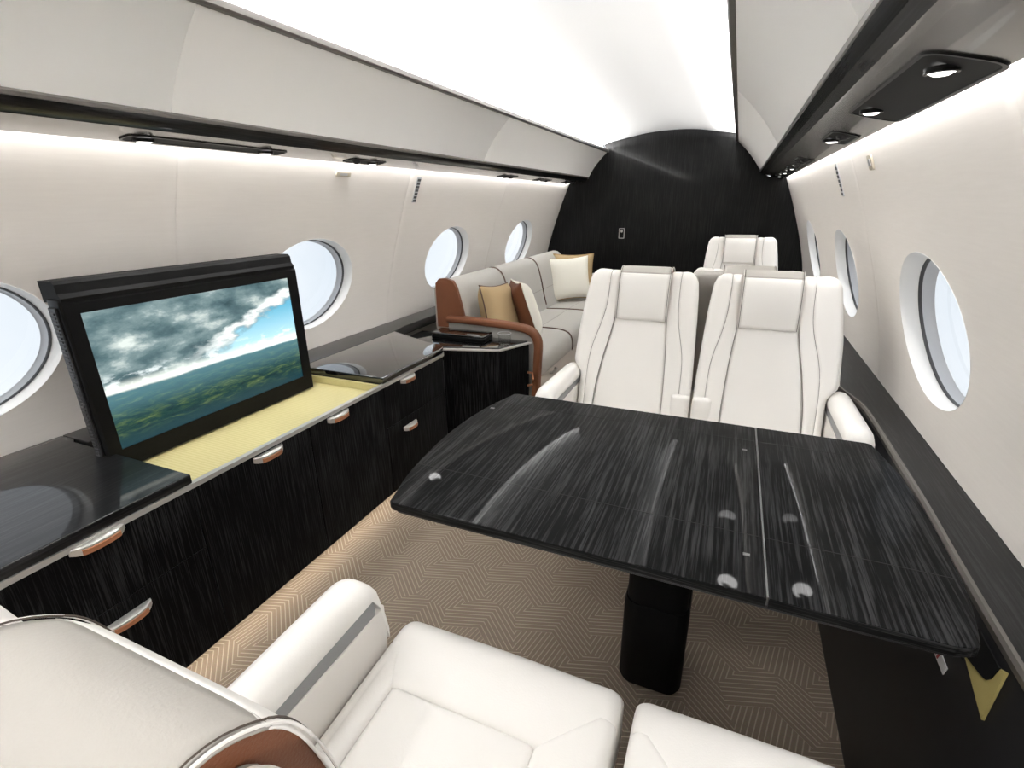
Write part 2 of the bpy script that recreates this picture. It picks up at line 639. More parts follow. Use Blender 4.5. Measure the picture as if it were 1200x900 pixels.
def slab(mb, pts, z0, z1, r=0.004, k=3, mi=0, side_mi=None):
    """flat plate with a rounded edge; pts counter-clockwise"""
    secs = [[(q[0], q[1], z0) for q in offset_poly(pts, r)]] + [
        [(q[0], q[1], z0 + r * (1 - math.cos(PI / 2 * i / k))) for q in offset_poly(pts, r * (1 - math.sin(PI / 2 * i / k)))] for i in range(1, k + 1)] + [
        [(q[0], q[1], z1 - r * (1 - math.sin(PI / 2 * i / k))) for q in offset_poly(pts, r * (1 - math.cos(PI / 2 * i / k)))] for i in range(k + 1)]
    n0 = len(mb.f)
    mb.loft(secs, True, mi)
    if side_mi is not None:
        kk = len(pts)
        for q in range(n0, len(mb.f)):
            if q < n0 + kk * (len(secs) - 3):
                mb.mi[q] = side_mi
    return mb


# ------------------------------------------------------------------ cabin shell
SEC = [(0.968, 1.515), (0.984, 1.476), (1.055, 1.30), (1.09, 1.20), (1.145, 1.04), (1.20, 0.85), (1.232, 0.70), (1.247, 0.55), (1.243, 0.40), (1.20, 0.20), (1.13, 0.0)]
SECF = catmull([(a, b, 0) for a, b in SEC], 8)
ARC = [0.0]
for i in range(1, len(SECF)):
    ARC.append(ARC[-1] + (SECF[i] - SECF[i - 1]).length)
STOT = ARC[-1]


def wall_at(s):
    return (interp(s, ARC, [q.x for q in SECF]), interp(s, ARC, [q.y for q in SECF]))


def s_of_z(z):
    return interp(-z, [-q.y for q in SECF], ARC)


mb = MB()
mb.add([(XC - 1.3, Y0 - 0.05, 0), (XC + 1.3, Y0 - 0.05, 0), (XC + 1.3, Y1 + 0.05, 0), (XC - 1.3, Y1 + 0.05, 0)], [(0, 1, 2, 3)])
mb.add([(XC - 1.3, Y0 - 0.05, -0.04), (XC + 1.3, Y0 - 0.05, -0.04), (XC + 1.3, Y1 + 0.05, -0.04), (XC - 1.3, Y1 + 0.05, -0.04)], [(3, 2, 1, 0)])
fl = mb.build('floor', M['carpet'], recalc=False)
fl['kind'] = 'structure'

WIN_A, WIN_B = 0.292, 0.222
WZ = 0.95
PITCH = 1.285
win_no = 0


def bay(side, yc, y0, y1, parent, has_window=True):
    """one wall panel with an oval opening"""
    global win_no
    s0 = s_of_z(WZ)

    def P(y, s, d=0.0):
        o, z = wall_at(s)
        return (XC + side * (o + d), y, z)
    K = 96
    angs = [2 * PI * i / K for i in range(K)]
    if has_window:
        corner = [math.atan2(sy - s0, yy - yc) % (2 * PI) for sy in (0, STOT) for yy in (y0, y1)]
        for c in corner:
            j = min(range(K), key=lambda i: abs((angs[i] - c + PI) % (2 * PI) - PI))
            angs[j] = c
        rows = []
        ell, rect = [], []
        for a in angs:
            ca, sa = math.cos(a), math.sin(a)
            q = 1 / math.sqrt((ca / WIN_A) ** 2 + (sa / WIN_B) ** 2)
            ell.append((q * ca, q * sa))
            tmax = 1e9
            if ca > 1e-9:
                tmax = min(tmax, (y1 - yc) / ca)
            if ca < -1e-9:
                tmax = min(tmax, (y0 - yc) / ca)
            if sa > 1e-9:
                tmax = min(tmax, (STOT - s0) / sa)
            if sa < -1e-9:
                tmax = min(tmax, (0 - s0) / sa)
            rect.append((tmax * ca, tmax * sa))
        steps = [0, 0.02, 0.05, 0.1, 0.17, 0.26, 0.36, 0.47, 0.58, 0.7, 0.82, 0.92, 0.985, 1.0]
        for f in steps:
            d = 0.0025 if f == 1.0 else 0.0
            rows.append([P(yc + e[0] * (1 - f) + r[0] * f, s0 + e[1] * (1 - f) + r[1] * f, d) for e, r in zip(ell, rect)])
        mb = MB()
        mb.grid(rows, close_u=True)
        mb.build('wall_panel', M['wall'], parent, 60)
        # the window: white reveal, dark gasket, grey sash, pane
        win_no += 1
        w = struct('window_%d' % win_no)
        yoff = yc

        def ring(sc, d):
            return [P(yoff + e[0] * sc, s0 + e[1] * sc, d) for e in ell]
        mb = MB()
        mb.grid([ring(1.0, 0.0), ring(0.996, -0.001), ring(0.988, 0.004), ring(0.983, 0.014), ring(0.972, 0.046), ring(0.968, 0.048)], close_u=True)
        mb.build('reveal', M['white'], w, 60)
        mb = MB()
        mb.grid([ring(0.968, 0.0475), ring(0.964, 0.046), ring(0.952, 0.049), ring(0.950, 0.056)], close_u=True)
        mb.build('gasket', M['gasket'], w, 60)
        mb = MB()
        mb.grid([ring(0.950, 0.0555), ring(0.944, 0.086), ring(0.935, 0.088)], close_u=True)
        mb.build('sash', M['sash'], w, 60)
        mb = MB()
        rr = ring(0.940, 0.089)
        cen = P(yoff, s0, 0.089)
        mb.add([cen] + rr, [(0, 1 + i, 1 + (i + 1) % K) for i in range(K)])
        mb.build('pane', M['pane'], w, 60, recalc=False)
    else:
        mb = MB()
        ys = [y0, y0 + 0.01, y1 - 0.01, y1]
        mb.grid([[P(y, s, 0.0025 if y in (y0, y1) else 0) for y in ys] for s in [STOT * i / 40 for i in range(41)]])
        mb.build('wall_panel', M['wall'], parent, 60)


for side, nm, yb in ((-1, 'wall_left', 0.52), (1, 'wall_right', 0.45)):
    wpar = struct(nm)
    ks = [-2, -1, 0, 1, 2, 3]
    cs = [yb + PITCH * k for k in ks]
    edges = [Y0] + [(cs[i] + cs[i + 1]) / 2 for i in range(len(cs) - 1)] + [Y1]
    for i, c in enumerate(cs):
        bay(side, c, edges[i], edges[i + 1], wpar)

# ceiling vault, valences, rails
LR, RR = (-1.235, 1.768), (-0.087, 1.802)
cp = catmull([(-1.345, 1.800, 0), (-1.22, 1.842, 0), (-1.06, 1.872, 0), (-0.86, 1.905, 0), (-0.64, 1.918, 0), (-0.43, 1.910, 0), (-0.25, 1.882, 0), (-0.10, 1.858, 0), (0.020, 1.822, 0)], 6)
mb = MB()
mb.grid([[(q.x, y, q.y) for q in cp] for y in (Y0, Y1)])
ce = mb.build('ceiling', M['ceiling'], ang=60, recalc=False)
ce['kind'] = 'structure'

VB = 0.788      # half width at the valence foot


def under_z(side, x):
    x0, z0 = (0.818, 1.494) if side < 0 else (0.812, 1.510)
    f = ((x - XC) * side - x0) / (0.958 - x0)
    return z0 + (1.4735 - z0) * f 


def valence(side, rail, no):
    tr = struct('trim_%d' % no)
    foot = (XC + side * VB, 1.533) if side < 0 else (0.135, 1.545)
    pts = catmull([(rail[0], rail[1], 0), ((rail[0] * 0.66 + foot[0] * 0.34) + side * 0.012, rail[1] * 0.66 + foot[1] * 0.34 + 0.004, 0),
                   ((rail[0] * 0.33 + foot[0] * 0.67) + side * 0.012, rail[1] * 0.33 + foot[1] * 0.67 + 0.004, 0), (foot[0], foot[1], 0)], 6)
    ys = [Y0, -0.75, -0.748, -0.746, 1.02, 1.022, 1.024, 2.90, 2.902, 2.904, Y1]
    mb = MB()
    nrm = side * 0.003
    mb.grid([[(q.x + (nrm if j in (2, 5, 8) else 0), y, q.y) for q in pts] for j, y in enumerate(ys)])
    mb.build('valence_panel', M['valence'], tr, 60, recalc=False)
    mb = MB()
    s = -side
    x0, z0 = rail
    mb.prism([(x0 + s * 0.004, z0 - 0.012), (x0 + s * 0.010, z0 - 0.006), (x0 + s * 0.008, z0 + 0.010), (x0 - s * 0.006, z0 + 0.017), (x0 - s * 0.022, z0 + 0.006), (x0 - s * 0.022, z0 - 0.012)], 'y', Y0, Y1)
    mb.build('rail', M['rail'], tr, 20)
    # cove tray behind the rail that hides the strip light
    mb = MB()
    mb.prism([(x0 - s * 0.02, z0 - 0.008), (x0 - s * 0.02, z0 - 0.014), (x0 - s * 0.10, z0 - 0.014), (x0 - s * 0.10, z0 - 0.008)], 'y', Y0, Y1)
    mb.build('cove_tray', M['ceiling'], tr, 20)
    # service shelf below: edge trim, veneer band, lacquered underside
    mb = MB()
    fx, fz = foot
    mb.prism([(fx - side * 0.003, fz + 0.006), (fx - side * 0.006, fz), (fx - side * 0.003, fz - 0.008), (fx + side * 0.03, fz - 0.008), (fx + side * 0.03, fz + 0.006)], 'y', Y0, Y1)
    mb.build('edge_trim', M['rail'], tr, 20)
    bx, bz = (XC + side * 0.818, 1.494) if side < 0 else (0.178, 1.510)
    mb = MB()
    cur = [(fx + side * 0.001, fz - 0.008), (fx + side * 0.006, fz - 0.018), (fx + side * 0.016, fz - 0.031), (bx, bz)]
    mb.prism(cur + [(bx + side * 0.02, bz + 0.02), (fx + side * 0.03, fz - 0.006)], 'y', Y0, Y1)
    mb.build('veneer_band', M['wood_y'], tr, 40)
    wx, wz = XC + side * 0.958, 1.4735
    mb = MB()
    mid = [(x, under_z(side, x)) for x in [bx + (wx - bx) * i / 8 for i in range(9)]]
    mb.prism(mid + [(wx, wz + 0.05), (bx, bz + 0.05)], 'y', Y0, Y1)
    mb.build('underside_panel', M['gloss'], tr, 40)
    return tr


valence(-1, LR, 1)
valence(1, RR, 2)


# roof skin above the valences so that no daylight falls in
for side, no in ((-1, 3), (1, 4)):
    rail = LR if side < 0 else RR
    mb = MB()
    mb.grid([[(XC + side * 1.02, y, 1.47), (XC + side * 0.98, y, 1.62), (rail[0] + side * 0.12, y, 1.80), (rail[0] + side * 0.06, y, 1.86)] for y in (Y0, Y1)])
    tr = mb.build('trim_%d' % no, M['ceiling'], recalc=False)
    tr['kind'] = 'structure'


# ends of the cabin
def section_outline(grow):
    left = [(XC - (q.x + grow), q.y) for q in reversed(SECF)]
    right = [(XC + (q.x + grow), q.y) for q in SECF]
    vl = [(XC - VB - 0.06, 1.49), (XC - VB - 0.01, 1.515), (XC - VB, 1.55), (LR[0] - 0.02, LR[1] + 0.015)]
    vr = [(RR[0] + 0.02, RR[1] + 0.015), (XC + VB, 1.55), (XC + VB + 0.01, 1.515), (XC + VB + 0.06, 1.49)]
    top = [(q.x, q.y + grow) for q in cp[3:-3]]
    return left + vl + top + vr + right


mb = MB()
mb.prism(section_outline(0.03), 'y', Y1, Y1 + 0.03)
bk = struct('wall_front')
mb.build('bulkhead_panel', M['bulk'], bk, 30)
mb = MB()
# slim dark edging around the bulkhead
so = [q for q in section_outline(0.0)]
mb.tube([(q[0], Y1 - 0.002, q[1]) for q in so[40:-40]], 0.006, 6)
mb.build('edging', M['blackm'], bk, 60)
mb = MB()
mb.prism([(XC - 1.3, -0.02), (XC + 1.3, -0.02), (XC + 1.3, 1.5), (XC + 0.7, 1.95), (XC - 0.7, 1.95), (XC - 1.3, 1.5)], 'y', Y0 - 0.03, Y0)
mb.build('wall_back', M['wall'], None, 30)['kind'] = 'structure'

# lock plate on the bulkhead
t_ = thing('door_lock', 'small upright chrome framed lock plate on the black bulkhead', 'lock', (-1.057, Y1, 1.003))
mb = MB()
out = rrect(-1.057 - 0.028, -1.057 + 0.028, 1.003 - 0.05, 1.003 + 0.05, 0.004, 2)
inn = rrect(-1.057 - 0.022, -1.057 + 0.022, 1.003 - 0.044, 1.003 + 0.044, 0.003, 2)
mb.grid([[(q[0], Y1 - 0.001, q[1]) for q in out], [(q[0], Y1 - 0.008, q[1]) for q in out], [(q[0], Y1 - 0.008, q[1]) for q in inn], [(q[0], Y1 - 0.001, q[1]) for q in inn]], close_u=True)
mb.build('frame', M['steel'], t_)
mb = MB()
mb.prism(inn, 'y', Y1 - 0.004, Y1 - 0.001)
mb.build('plate', M['black'], t_)
mb = MB()
mb.prism([(-1.057 + 0.012 * math.cos(2 * PI * i / 14), 1.025 + 0.014 * math.sin(2 * PI * i / 14)) for i in range(14)], 'y', Y1 - 0.010, Y1 - 0.004)
mb.build('thumb_turn', M['steel'], t_)


# ------------------------------------------------------------------ overhead light fittings
def fitting(side, y0, y1, half, lamps, label, group=None, vents=(), power=SPOT_W):
    xc = XC + side * 0.905
    z = under_z(side, xc)
    t = thing('recessed_downlight', label, 'ceiling light', (xc, (y0 + y1) / 2, z), group)
    sl = -0.115 * 1

    def zz(x):
        return under_z(side, x)
    mb = MB()
    o = rrect(xc - half, xc + half, y0, y1, min(0.03, half * 0.6), 5)
    i_ = rrect(xc - half + 0.006, xc + half - 0.006, y0 + 0.006, y1 - 0.006, min(0.026, half * 0.5), 5)
    mb.grid([[(q[0], q[1], zz(q[0]) + 0.001) for q in o], [(q[0], q[1], zz(q[0]) - 0.003) for q in o], [(q[0], q[1], zz(q[0]) - 0.003) for q in i_], [(q[0], q[1], zz(q[0]) + 0.001) for q in i_]], close_u=True)
    mb.build('bezel', M['black'], t)
    mb = MB()
    mb.add([(q[0], q[1], zz(q[0]) - 0.0015) for q in i_], [tuple(range(len(i_)))])
    mb.build('back_plate', M['blackm'], t, recalc=False)
    for (lx, ly, r) in lamps:
        c = (xc + side * lx, ly, zz(xc + side * lx))
        mb = MB()
        mb.lathe([(r + 0.006, -0.001), (r + 0.005, -0.009), (r + 0.002, -0.010), (r, -0.009), (r, -0.004)], c, 28)
        rg = mb.build('lamp_ring', M['black'], t)
        mb = MB()
        mb.lathe([(0.0, -0.013), (r * 0.6, -0.012), (r, -0.008)], c, 28)
        mb.build('lens', M['lamp'], rg)
        ld = bpy.data.lights.new('downlight', 'SPOT')
        ld.energy = power
        ld.spot_size = math.radians(125)
        ld.spot_blend = 0.8
        ld.shadow_soft_size = 0.04
        ld.color = (1, 0.99, 0.975)
        lo = bpy.data.objects.new('downlight', ld)
        lo.location = (c[0], c[1], c[2] - 0.02)
        lo.rotation_euler = (0, side * math.radians(26), 0)
        COL.objects.link(lo)
    for (lx, ly, r) in vents:
        c = (xc + side * lx, ly, zz(xc + side * lx))
        mb = MB()
        mb.lathe([(0.0, -0.012), (r * 0.5, -0.014), (r * 0.55, -0.008), (r * 0.9, -0.010), (r, -0.001)], c, 20)
        mb.build('air_nozzle', M['soot'], t)
    return t


fitting(-1, 0.955, 1.50, 0.032, [(0, 1.01, 0.021), (0, 1.42, 0.021)], 'long black downlight strip with two lamps above the television')
fitting(-1, 1.84, 2.08, 0.034, [(0.0, 2.01, 0.02)], 'short black downlight on the left shelf with one lit lamp and a dark nozzle', vents=[(0, 1.90, 0.018)])
fitting(-1, 3.40, 3.66, 0.035, [], 'third black fitting along the left shelf, two dark air nozzles', vents=[(0, 3.47, 0.02), (0, 3.58, 0.02)])
fitting(-1, 4.10, 4.42, 0.035, [(0.0, 4.17, 0.014)], 'fourth black fitting along the left shelf, above the far sofa window', vents=[(0, 4.34, 0.016)])
fitting(-1, 4.82, 5.08, 0.035, [(0.0, 5.0, 0.014)], 'leftmost shelf fitting nearest the bulkhead', vents=[(0, 4.9, 0.016)])
fitting(1, 1.00, 1.60, 0.055, [(-0.01, 1.075, 0.018), (-0.020, 1.50, 0.018)], 'large black downlight panel with two lamps overhead at the right')
fitting(1, 1.93, 2.20, 0.040, [(-0.012, 2.13, 0.020)], 'small black downlight on the right shelf next to the large panel', vents=[(0.0, 1.99, 0.02)])
fitting(1, 2.98, 3.24, 0.040, [], 'right shelf fitting with dark nozzles, third from the large panel', vents=[(0, 3.05, 0.02), (0, 3.17, 0.02)])
fitting(1, 3.70, 3.80, 0.030, [(0, 3.75, 0.012)], 'tiny right shelf lamp nearest the nozzle fitting')
fitting(1, 4.25, 4.35, 0.030, [(0, 4.30, 0.012)], 'tiny right shelf lamp in the middle of the far three')
fitting(1, 4.85, 4.95, 0.030, [(0, 4.90, 0.012)], 'tiny right shelf lamp nearest the bulkhead')
fitting(1, 0.42, 0.71, 0.050, [(-0.01, 0.49, 0.02)], 'black shelf fitting cut off by the top right corner')


# more of these fittings, unseen, added behind the camera as fill light
for k, yy in enumerate((-0.55, -1.6)):
    for sd in (-1, 1):
        nm = ('left', 'right')[sd > 0]
        wh = ('just behind the camera', 'near the aft wall')[k]
        fitting(sd, yy - 0.28, yy + 0.28, 0.045, [(0, yy - 0.2, 0.021), (0, yy + 0.2, 0.021)], 'added unseen fill downlight strip on the %s shelf %s' % (nm, wh), power=AFT_FILL_W)


# small fittings set in the side walls
def wall_pt(side, y, z, d=0.0):
    o, zz = wall_at(s_of_z(z))
    return (XC + side * (o - d), y, zz)


def grille(side, y, label):
    t = thing('air_grille', label, 'vent', wall_pt(side, y, 1.38))
    mb = MB()
    rows = []
    for i in range(9):
        z = 1.442 - 0.13 * i / 8
        a, b = wall_pt(side, y - 0.018, z), wall_pt(side, y + 0.018, z)
        a2, b2 = wall_pt(side, y - 0.018, z, 0.003), wall_pt(side, y + 0.018, z, 0.003)
        rows.append([a, a2, b2, b])
    mb.grid(rows)
    mb.build('frame', M['sash'], t, recalc=False)
    for i in range(7):
        z = 1.432 - 0.0175 * i
        mb = MB()
        vs = []
        for zz in (z, z - 0.012):
            for yy in (y - 0.013, y + 0.013):
                for d in (0.0025, 0.006):
                    vs.append(wall_pt(side, yy, zz, d))
        mb.add(vs, [(0, 1, 3, 2), (4, 6, 7, 5), (0, 4, 5, 1), (2, 3, 7, 6), (1, 5, 7, 3), (0, 2, 6, 4)])
        mb.build('slat', M['gasket'], t)


grille(-1, 2.53, 'narrow upright air grille high on the left wall')
grille(1, 2.72, 'narrow upright air grille high on the right wall')


def sensor(side, y, z, w, h, label):
    t = thing('wall_sensor', label, 'wall plate', wall_pt(side, y, z))
    for nm, ww, hh, d0, d1, mt in (('cover', w, h, 0.0, 0.006, M['tan2']), ('lens', w * 0.5, h * 0.5, 0.005, 0.008, M['sash'])):
        mb = MB()
        o = rrect(y - ww, y + ww, z - hh, z + hh, min(ww, hh) * 0.4, 4)
        mb.loft([[wall_pt(side, q[0], q[1], d0) for q in o], [wall_pt(side, q[0], q[1], d1) for q in o]])
        mb.build(nm, mt, t)


M['yellow_shaded'] = plain('yellow_lining_shaded', (0.30, 0.245, 0.085), 0.7)  # the tray's yellow, darkened to put the pocket's shade into its colour
M['tan2'] = plain('beige_plate', (0.50, 0.45, 0.36), 0.5)
sensor(-1, 1.92, 1.43, 0.045, 0.009, 'small beige plate on the left wall below the second downlight')
sensor(1, 2.08, 1.41, 0.028, 0.022, 'small beige square plate high on the right wall')

# ------------------------------------------------------------------ credenza along the left wall
XF = -1.262     # front plane
CR_Y0, CR_Y1 = -1.0, 2.12
t_ = thing('credenza', 'long black veneered credenza under the left windows with open yellow tray', 'cabinet', (-1.55, 0.6, 0))
mb = MB()
body = [(-1.76, CR_Y0), (XF - 0.012, CR_Y0), (XF - 0.012, CR_Y1 - 0.06)] + [(XF - 0.012 - 0.06 + 0.06 * math.cos(a), CR_Y1 - 0.06 + 0.06 * math.sin(a)) for a in [PI / 2 * i / 8 for i in range(1, 9)]] + [(-1.76, CR_Y1)]
mb.prism(body, 'z', 0.085, 0.556)
mb.build('body', M['wood_z'], t_)
mb = MB()
mb.box(-1.74, -1.36, CR_Y0 + 0.05, CR_Y1 - 0.1, 0.0, 0.084)
mb.build('plinth', M['blackm'], t_)


def drawer(y0, y1, z0, z1, hy, hz, hl):
    mb = MB()
    mb.box(XF - 0.011, XF, y0 + 0.0012, y1 - 0.0012, z0 + 0.0012, z1 - 0.0012, 0.001, seg=1)
    d = mb.build('drawer_front', M['wood_z'], t_)
    if hy is None:
        return
    # curved pull with a leather insert
    mb = MB()
    rows = []
    for i in range(13):
        f = i / 12
        y = hy - hl / 2 + hl * f
        lift = 0.020 * (1 - abs(2 * f - 1) ** 3)
        x = XF + lift
        dz = 0.0125 * (1 - abs(2 * f - 1) ** 4 * 0.5)
        rows.append([(XF - 0.001, y, hz + 0.010), (x, y, hz + 0.010), (x + 0.004, y, hz + 0.007), (x + 0.003, y, hz - dz), (x - 0.002, y, hz - dz - 0.002), (XF - 0.001, y, hz + 0.004)])
    mb.grid(rows, close_u=True)
    k = len(rows[0])
    mb.add(rows[0], [tuple(range(k))])
    mb.add(rows[-1], [tuple(range(k))[::-1]])
    rows = []
    for i in range(11):
        f = 0.15 + 0.7 * i / 10
        y = hy - hl / 2 + hl * f
        lift = 0.020 * (1 - abs(2 * f - 1) ** 3)
        x = XF + lift + 0.0045
        rows.append([(x, y, hz + 0.003), (x + 0.002, y, hz + 0.001), (x + 0.001, y, hz - 0.011), (x - 0.002, y, hz - 0.0125)])
    mb.grid(rows, mi=1)
    tag(mb.build('pull_handle', [M['steel'], M['brownp']], d, 40), 'curved steel pull with brown leather insert')


drawer(-0.98, 0.12, 0.087, 0.588, None, 0, 0)
drawer(0.12, 0.735, 0.40, 0.588, 0.505, 0.586, 0.115)
drawer(0.12, 0.735, 0.087, 0.40, 0.51, 0.352, 0.115)
drawer(0.735, 1.16, 0.087, 0.588, 0.985, 0.572, 0.11)
drawer(1.16, 1.575, 0.087, 0.588, 1.30, 0.574, 0.11)
drawer(1.575, 2.055, 0.40, 0.588, 1.745, 0.576, 0.105)
drawer(1.575, 2.055, 0.087, 0.40, 1.735, 0.352, 0.10)

# steel strip under the tops, following the rounded far corner
def strip_path(off):
    pts = [(XF + off, CR_Y0), (XF + off, CR_Y1 - 0.09)]
    r = 0.09 + off
    pts += [(XF - 0.09 + r * math.cos(a), CR_Y1 - 0.09 + r * math.sin(a)) for a in [PI / 2 * i / 10 for i in range(1, 10)]]
    pts += [(XF - 0.09, CR_Y1 + off), (-1.45, CR_Y1 + off)]
    return pts


mb = MB()
a_, b_ = strip_path(0.006), strip_path(-0.012)
rows = [[(p1[0], p1[1], 0.5895), (p1[0], p1[1], 0.603), (p2[0], p2[1], 0.603), (p2[0], p2[1], 0.5895)] for p1, p2 in zip(a_, b_)]
mb.grid(rows, close_u=True)
mb.build('edge_strip', M['steel'], t_, 30)
# veneer top at the near end
mb = MB()
slab(mb, [(-1.868, CR_Y0), (XF + 0.004, CR_Y0), (XF + 0.004, 0.738), (-1.78, 0.738), (-1.80, 0.75), (-1.868, 0.75)], 0.6035, 0.632, 0.004)
mb.build('veneer_top', M['wood_y'], t_)
# polished slab at the far end
mb = MB()
far = [(XF + 0.004, 1.572)] + strip_path(0.004)[1:-1]
slab(mb, [(-1.70, 1.572)] + far + [(-1.40, 2.135), (-1.70, 2.27)], 0.6035, 0.632, 0.006)
mb.build('polished_top', M['slab'], t_)
# rear ledge against the wall
mb = MB()
slab(mb, [(-1.868, 0.752), (-1.735, 0.752), (-1.735, 1.571), (-1.702, 1.573), (-1.702, 2.272), (-1.72, 2.40), (-1.72, 4.85), (-1.868, 4.85)], 0.58, 0.632, 0.003)
mb.build('rear_ledge', M['ledge'], t_)
# open tray
mb = MB()
mb.box(-1.733, XF - 0.013, 0.741, 1.570, 0.557, 0.572)
mb.build('tray_floor', M['yellow'], t_)
mb = MB()
mb.box(-1.733, XF - 0.013, 1.558, 1.570, 0.5725, 0.602)
mb.box(-1.733, XF - 0.013, 0.741, 0.750, 0.5725, 0.602)
mb.box(-1.733, -1.722, 0.751, 1.557, 0.5725, 0.602)
mb.build('tray_rim', M['yellow'], t_)

# ------------------------------------------------------------------ television standing in the tray
TX = -1.575
t_ = thing('television', 'pop-up black television showing clouds over hills, standing in the yellow tray', 'television', (TX - 0.03, 1.105, 0.574))
ty0, ty1 = 0.716, 1.505
mb = MB()
mb.box(TX - 0.055, TX, ty0, ty1, 0.5745, 1.082, 0.006)
mb.build('housing', M['tv'] if 'tv' in M else M['black'], t_)
mb = MB()
capp = [(TX - 0.075, 1.070), (TX + 0.003, 1.075), (TX + 0.006, 1.083), (TX - 0.004, 1.094), (TX - 0.006, 1.118), (TX - 0.016, 1.126), (TX - 0.075, 1.126)]
mb.prism(capp, 'x', 0, 0) if False else mb.loft([[(q[0], y, q[1]) for q in capp] for y in (ty0 + 0.004, ty1 - 0.008)])
mb.build('top_cap', M['blackm'], t_, 20)
# front bezel frame around the screen
sy0, sy1, sz0, sz1 = 0.754, 1.457, 0.638, 1.040
mb = MB()
o = [(ty0, 0.576), (ty1, 0.576), (ty1, 1.070), (ty0, 1.070)]
i_ = [(sy0, sz0), (sy1, sz0), (sy1, sz1), (sy0, sz1)]
mb.grid([[(TX + 0.0005, *q) for q in o], [(TX + 0.006, *q) for q in offset_poly(o, 0.004)], [(TX + 0.006, *q) for q in i_], [(TX + 0.002, *q) for q in i_]], close_u=True)
mb.build('bezel', M['black'], t_, 20)
me = bpy.data.meshes.new('screen')
lv = [Vector((TX + 0.003, y, z)) - Vector(t_.location) for y, z in i_]
me.from_pydata([v[:] for v in lv], [], [(0, 1, 2, 3)])
uv = me.uv_layers.new(name='uv')
for li, c in enumerate(((0, 0), (1, 0), (1, 1), (0, 1))):
    uv.data[li].uv = c
me.materials.append(M['screen'])
sc_ = bpy.data.objects.new('screen', me)
sc_.parent = t_
COL.objects.link(sc_)
# side track with a row of teeth
mb = MB()
mb.box(TX - 0.046, TX - 0.012, ty0 - 0.006, ty0 + 0.001, 0.60, 1.06, 0.002, seg=1)
tr_ = mb.build('side_track', M['soot'], t_)
mb = MB()
for i in range(40):
    z = 0.62 + i * 0.0108
    mb.box(TX - 0.036, TX - 0.020, ty0 - 0.009, ty0 - 0.005, z, z + 0.005)
o_ = mb.build('teeth', M['gasket'], tr_)
o_['kind'] = 'stuff'

# ------------------------------------------------------------------ end cabinet beside the sofa
EP = [(-1.69, 2.30), (-1.42, 2.18), (-1.36, 2.235), (-1.07, 2.312), (-0.972, 2.528), (-1.69, 2.528)]
t_ = thing('end_cabinet', 'black veneered end cabinet between credenza and sofa arm', 'cabinet', (-1.3, 2.4, 0))
mb = MB()
mb.prism(offset_poly(EP, 0.008), 'z', 0.10, 0.5595)
mb.build('body', M['wood_z'], t_)
mb = MB()
mb.prism(offset_poly(EP, 0.07), 'z', 0.0, 0.0995)
mb.build('plinth', M['blackm'], t_)
mb = MB()
slab(mb, EP, 0.5605, 0.572, 0.003)
mb.build('edge_strip', M['steel'], t_)
mb = MB()
slab(mb, offset_poly(EP, 0.012), 0.5725, 0.580, 0.002)
mb.build('polished_top', M['slab'], t_)
mb = MB()
mb.tube([(-0.985, 2.50, 0.40), (-0.962, 2.512, 0.395), (-0.957, 2.512, 0.36), (-0.962, 2.512, 0.325), (-0.985, 2.50, 0.32)], 0.007, 8)
tag(mb.build('pull_handle', M['brownp'], t_), 'upright brown leather covered pull')

t_ = thing('tablet_case', 'flat black lacquered case lying on the end cabinet', 'case', (-1.38, 2.43, 0.580))
mb = MB()
slab(mb, rrect(-1.53, -1.19, 2.37, 2.50, 0.02, 4), 0.5805, 0.604, 0.006)
mb.build('base', M['black'], t_)
mb = MB()
slab(mb, rrect(-1.528, -1.192, 2.372, 2.498, 0.02, 4), 0.6045, 0.618, 0.006)
mb.build('lid', M['slab'], t_)

gx, gy = -1.085, 2.415
t_ = thing('glass_tumbler', 'small clear glass tumbler at the edge of the end cabinet', 'glass', (gx, gy, 0.580))
mb = MB()
mb.lathe([(0.0, 0.0008), (0.030, 0.0008), (0.033, 0.004), (0.036, 0.058), (0.0345, 0.058), (0.031, 0.010), (0.0, 0.009)], (gx, gy, 0.580), 32)
mb.build('glass_body', M['glass'], t_, 50)
mb = MB()
mb.lathe([(0.0342, 0.0582), (0.0345, 0.0598), (0.0353, 0.0602), (0.0362, 0.0598), (0.0365, 0.0582)], (gx, gy, 0.580), 32)
mb.build('glass_rim', M['sash'], t_, 50)

# ------------------------------------------------------------------ sofa along the left wall
SY = [2.60, 3.29, 3.98, 4.70]
t_ = thing('sofa', 'long grey leather three seat sofa with brown end panel by the left wall', 'sofa', (-1.4, 3.65, 0))


def pad(mb, fn, nu, nv):
    mb.grid([[fn(i / nu, j / nv) for i in range(nu + 1)] for j in range(nv + 1)])


def edge_round(f, w=0.06):
    """0 at the ends of 0..1, 1 in the middle"""
    e = min(f, 1 - f) / w
    if e >= 1:
        return 1.0
    return math.sqrt(max(0.0, 1 - (1 - e) ** 2))


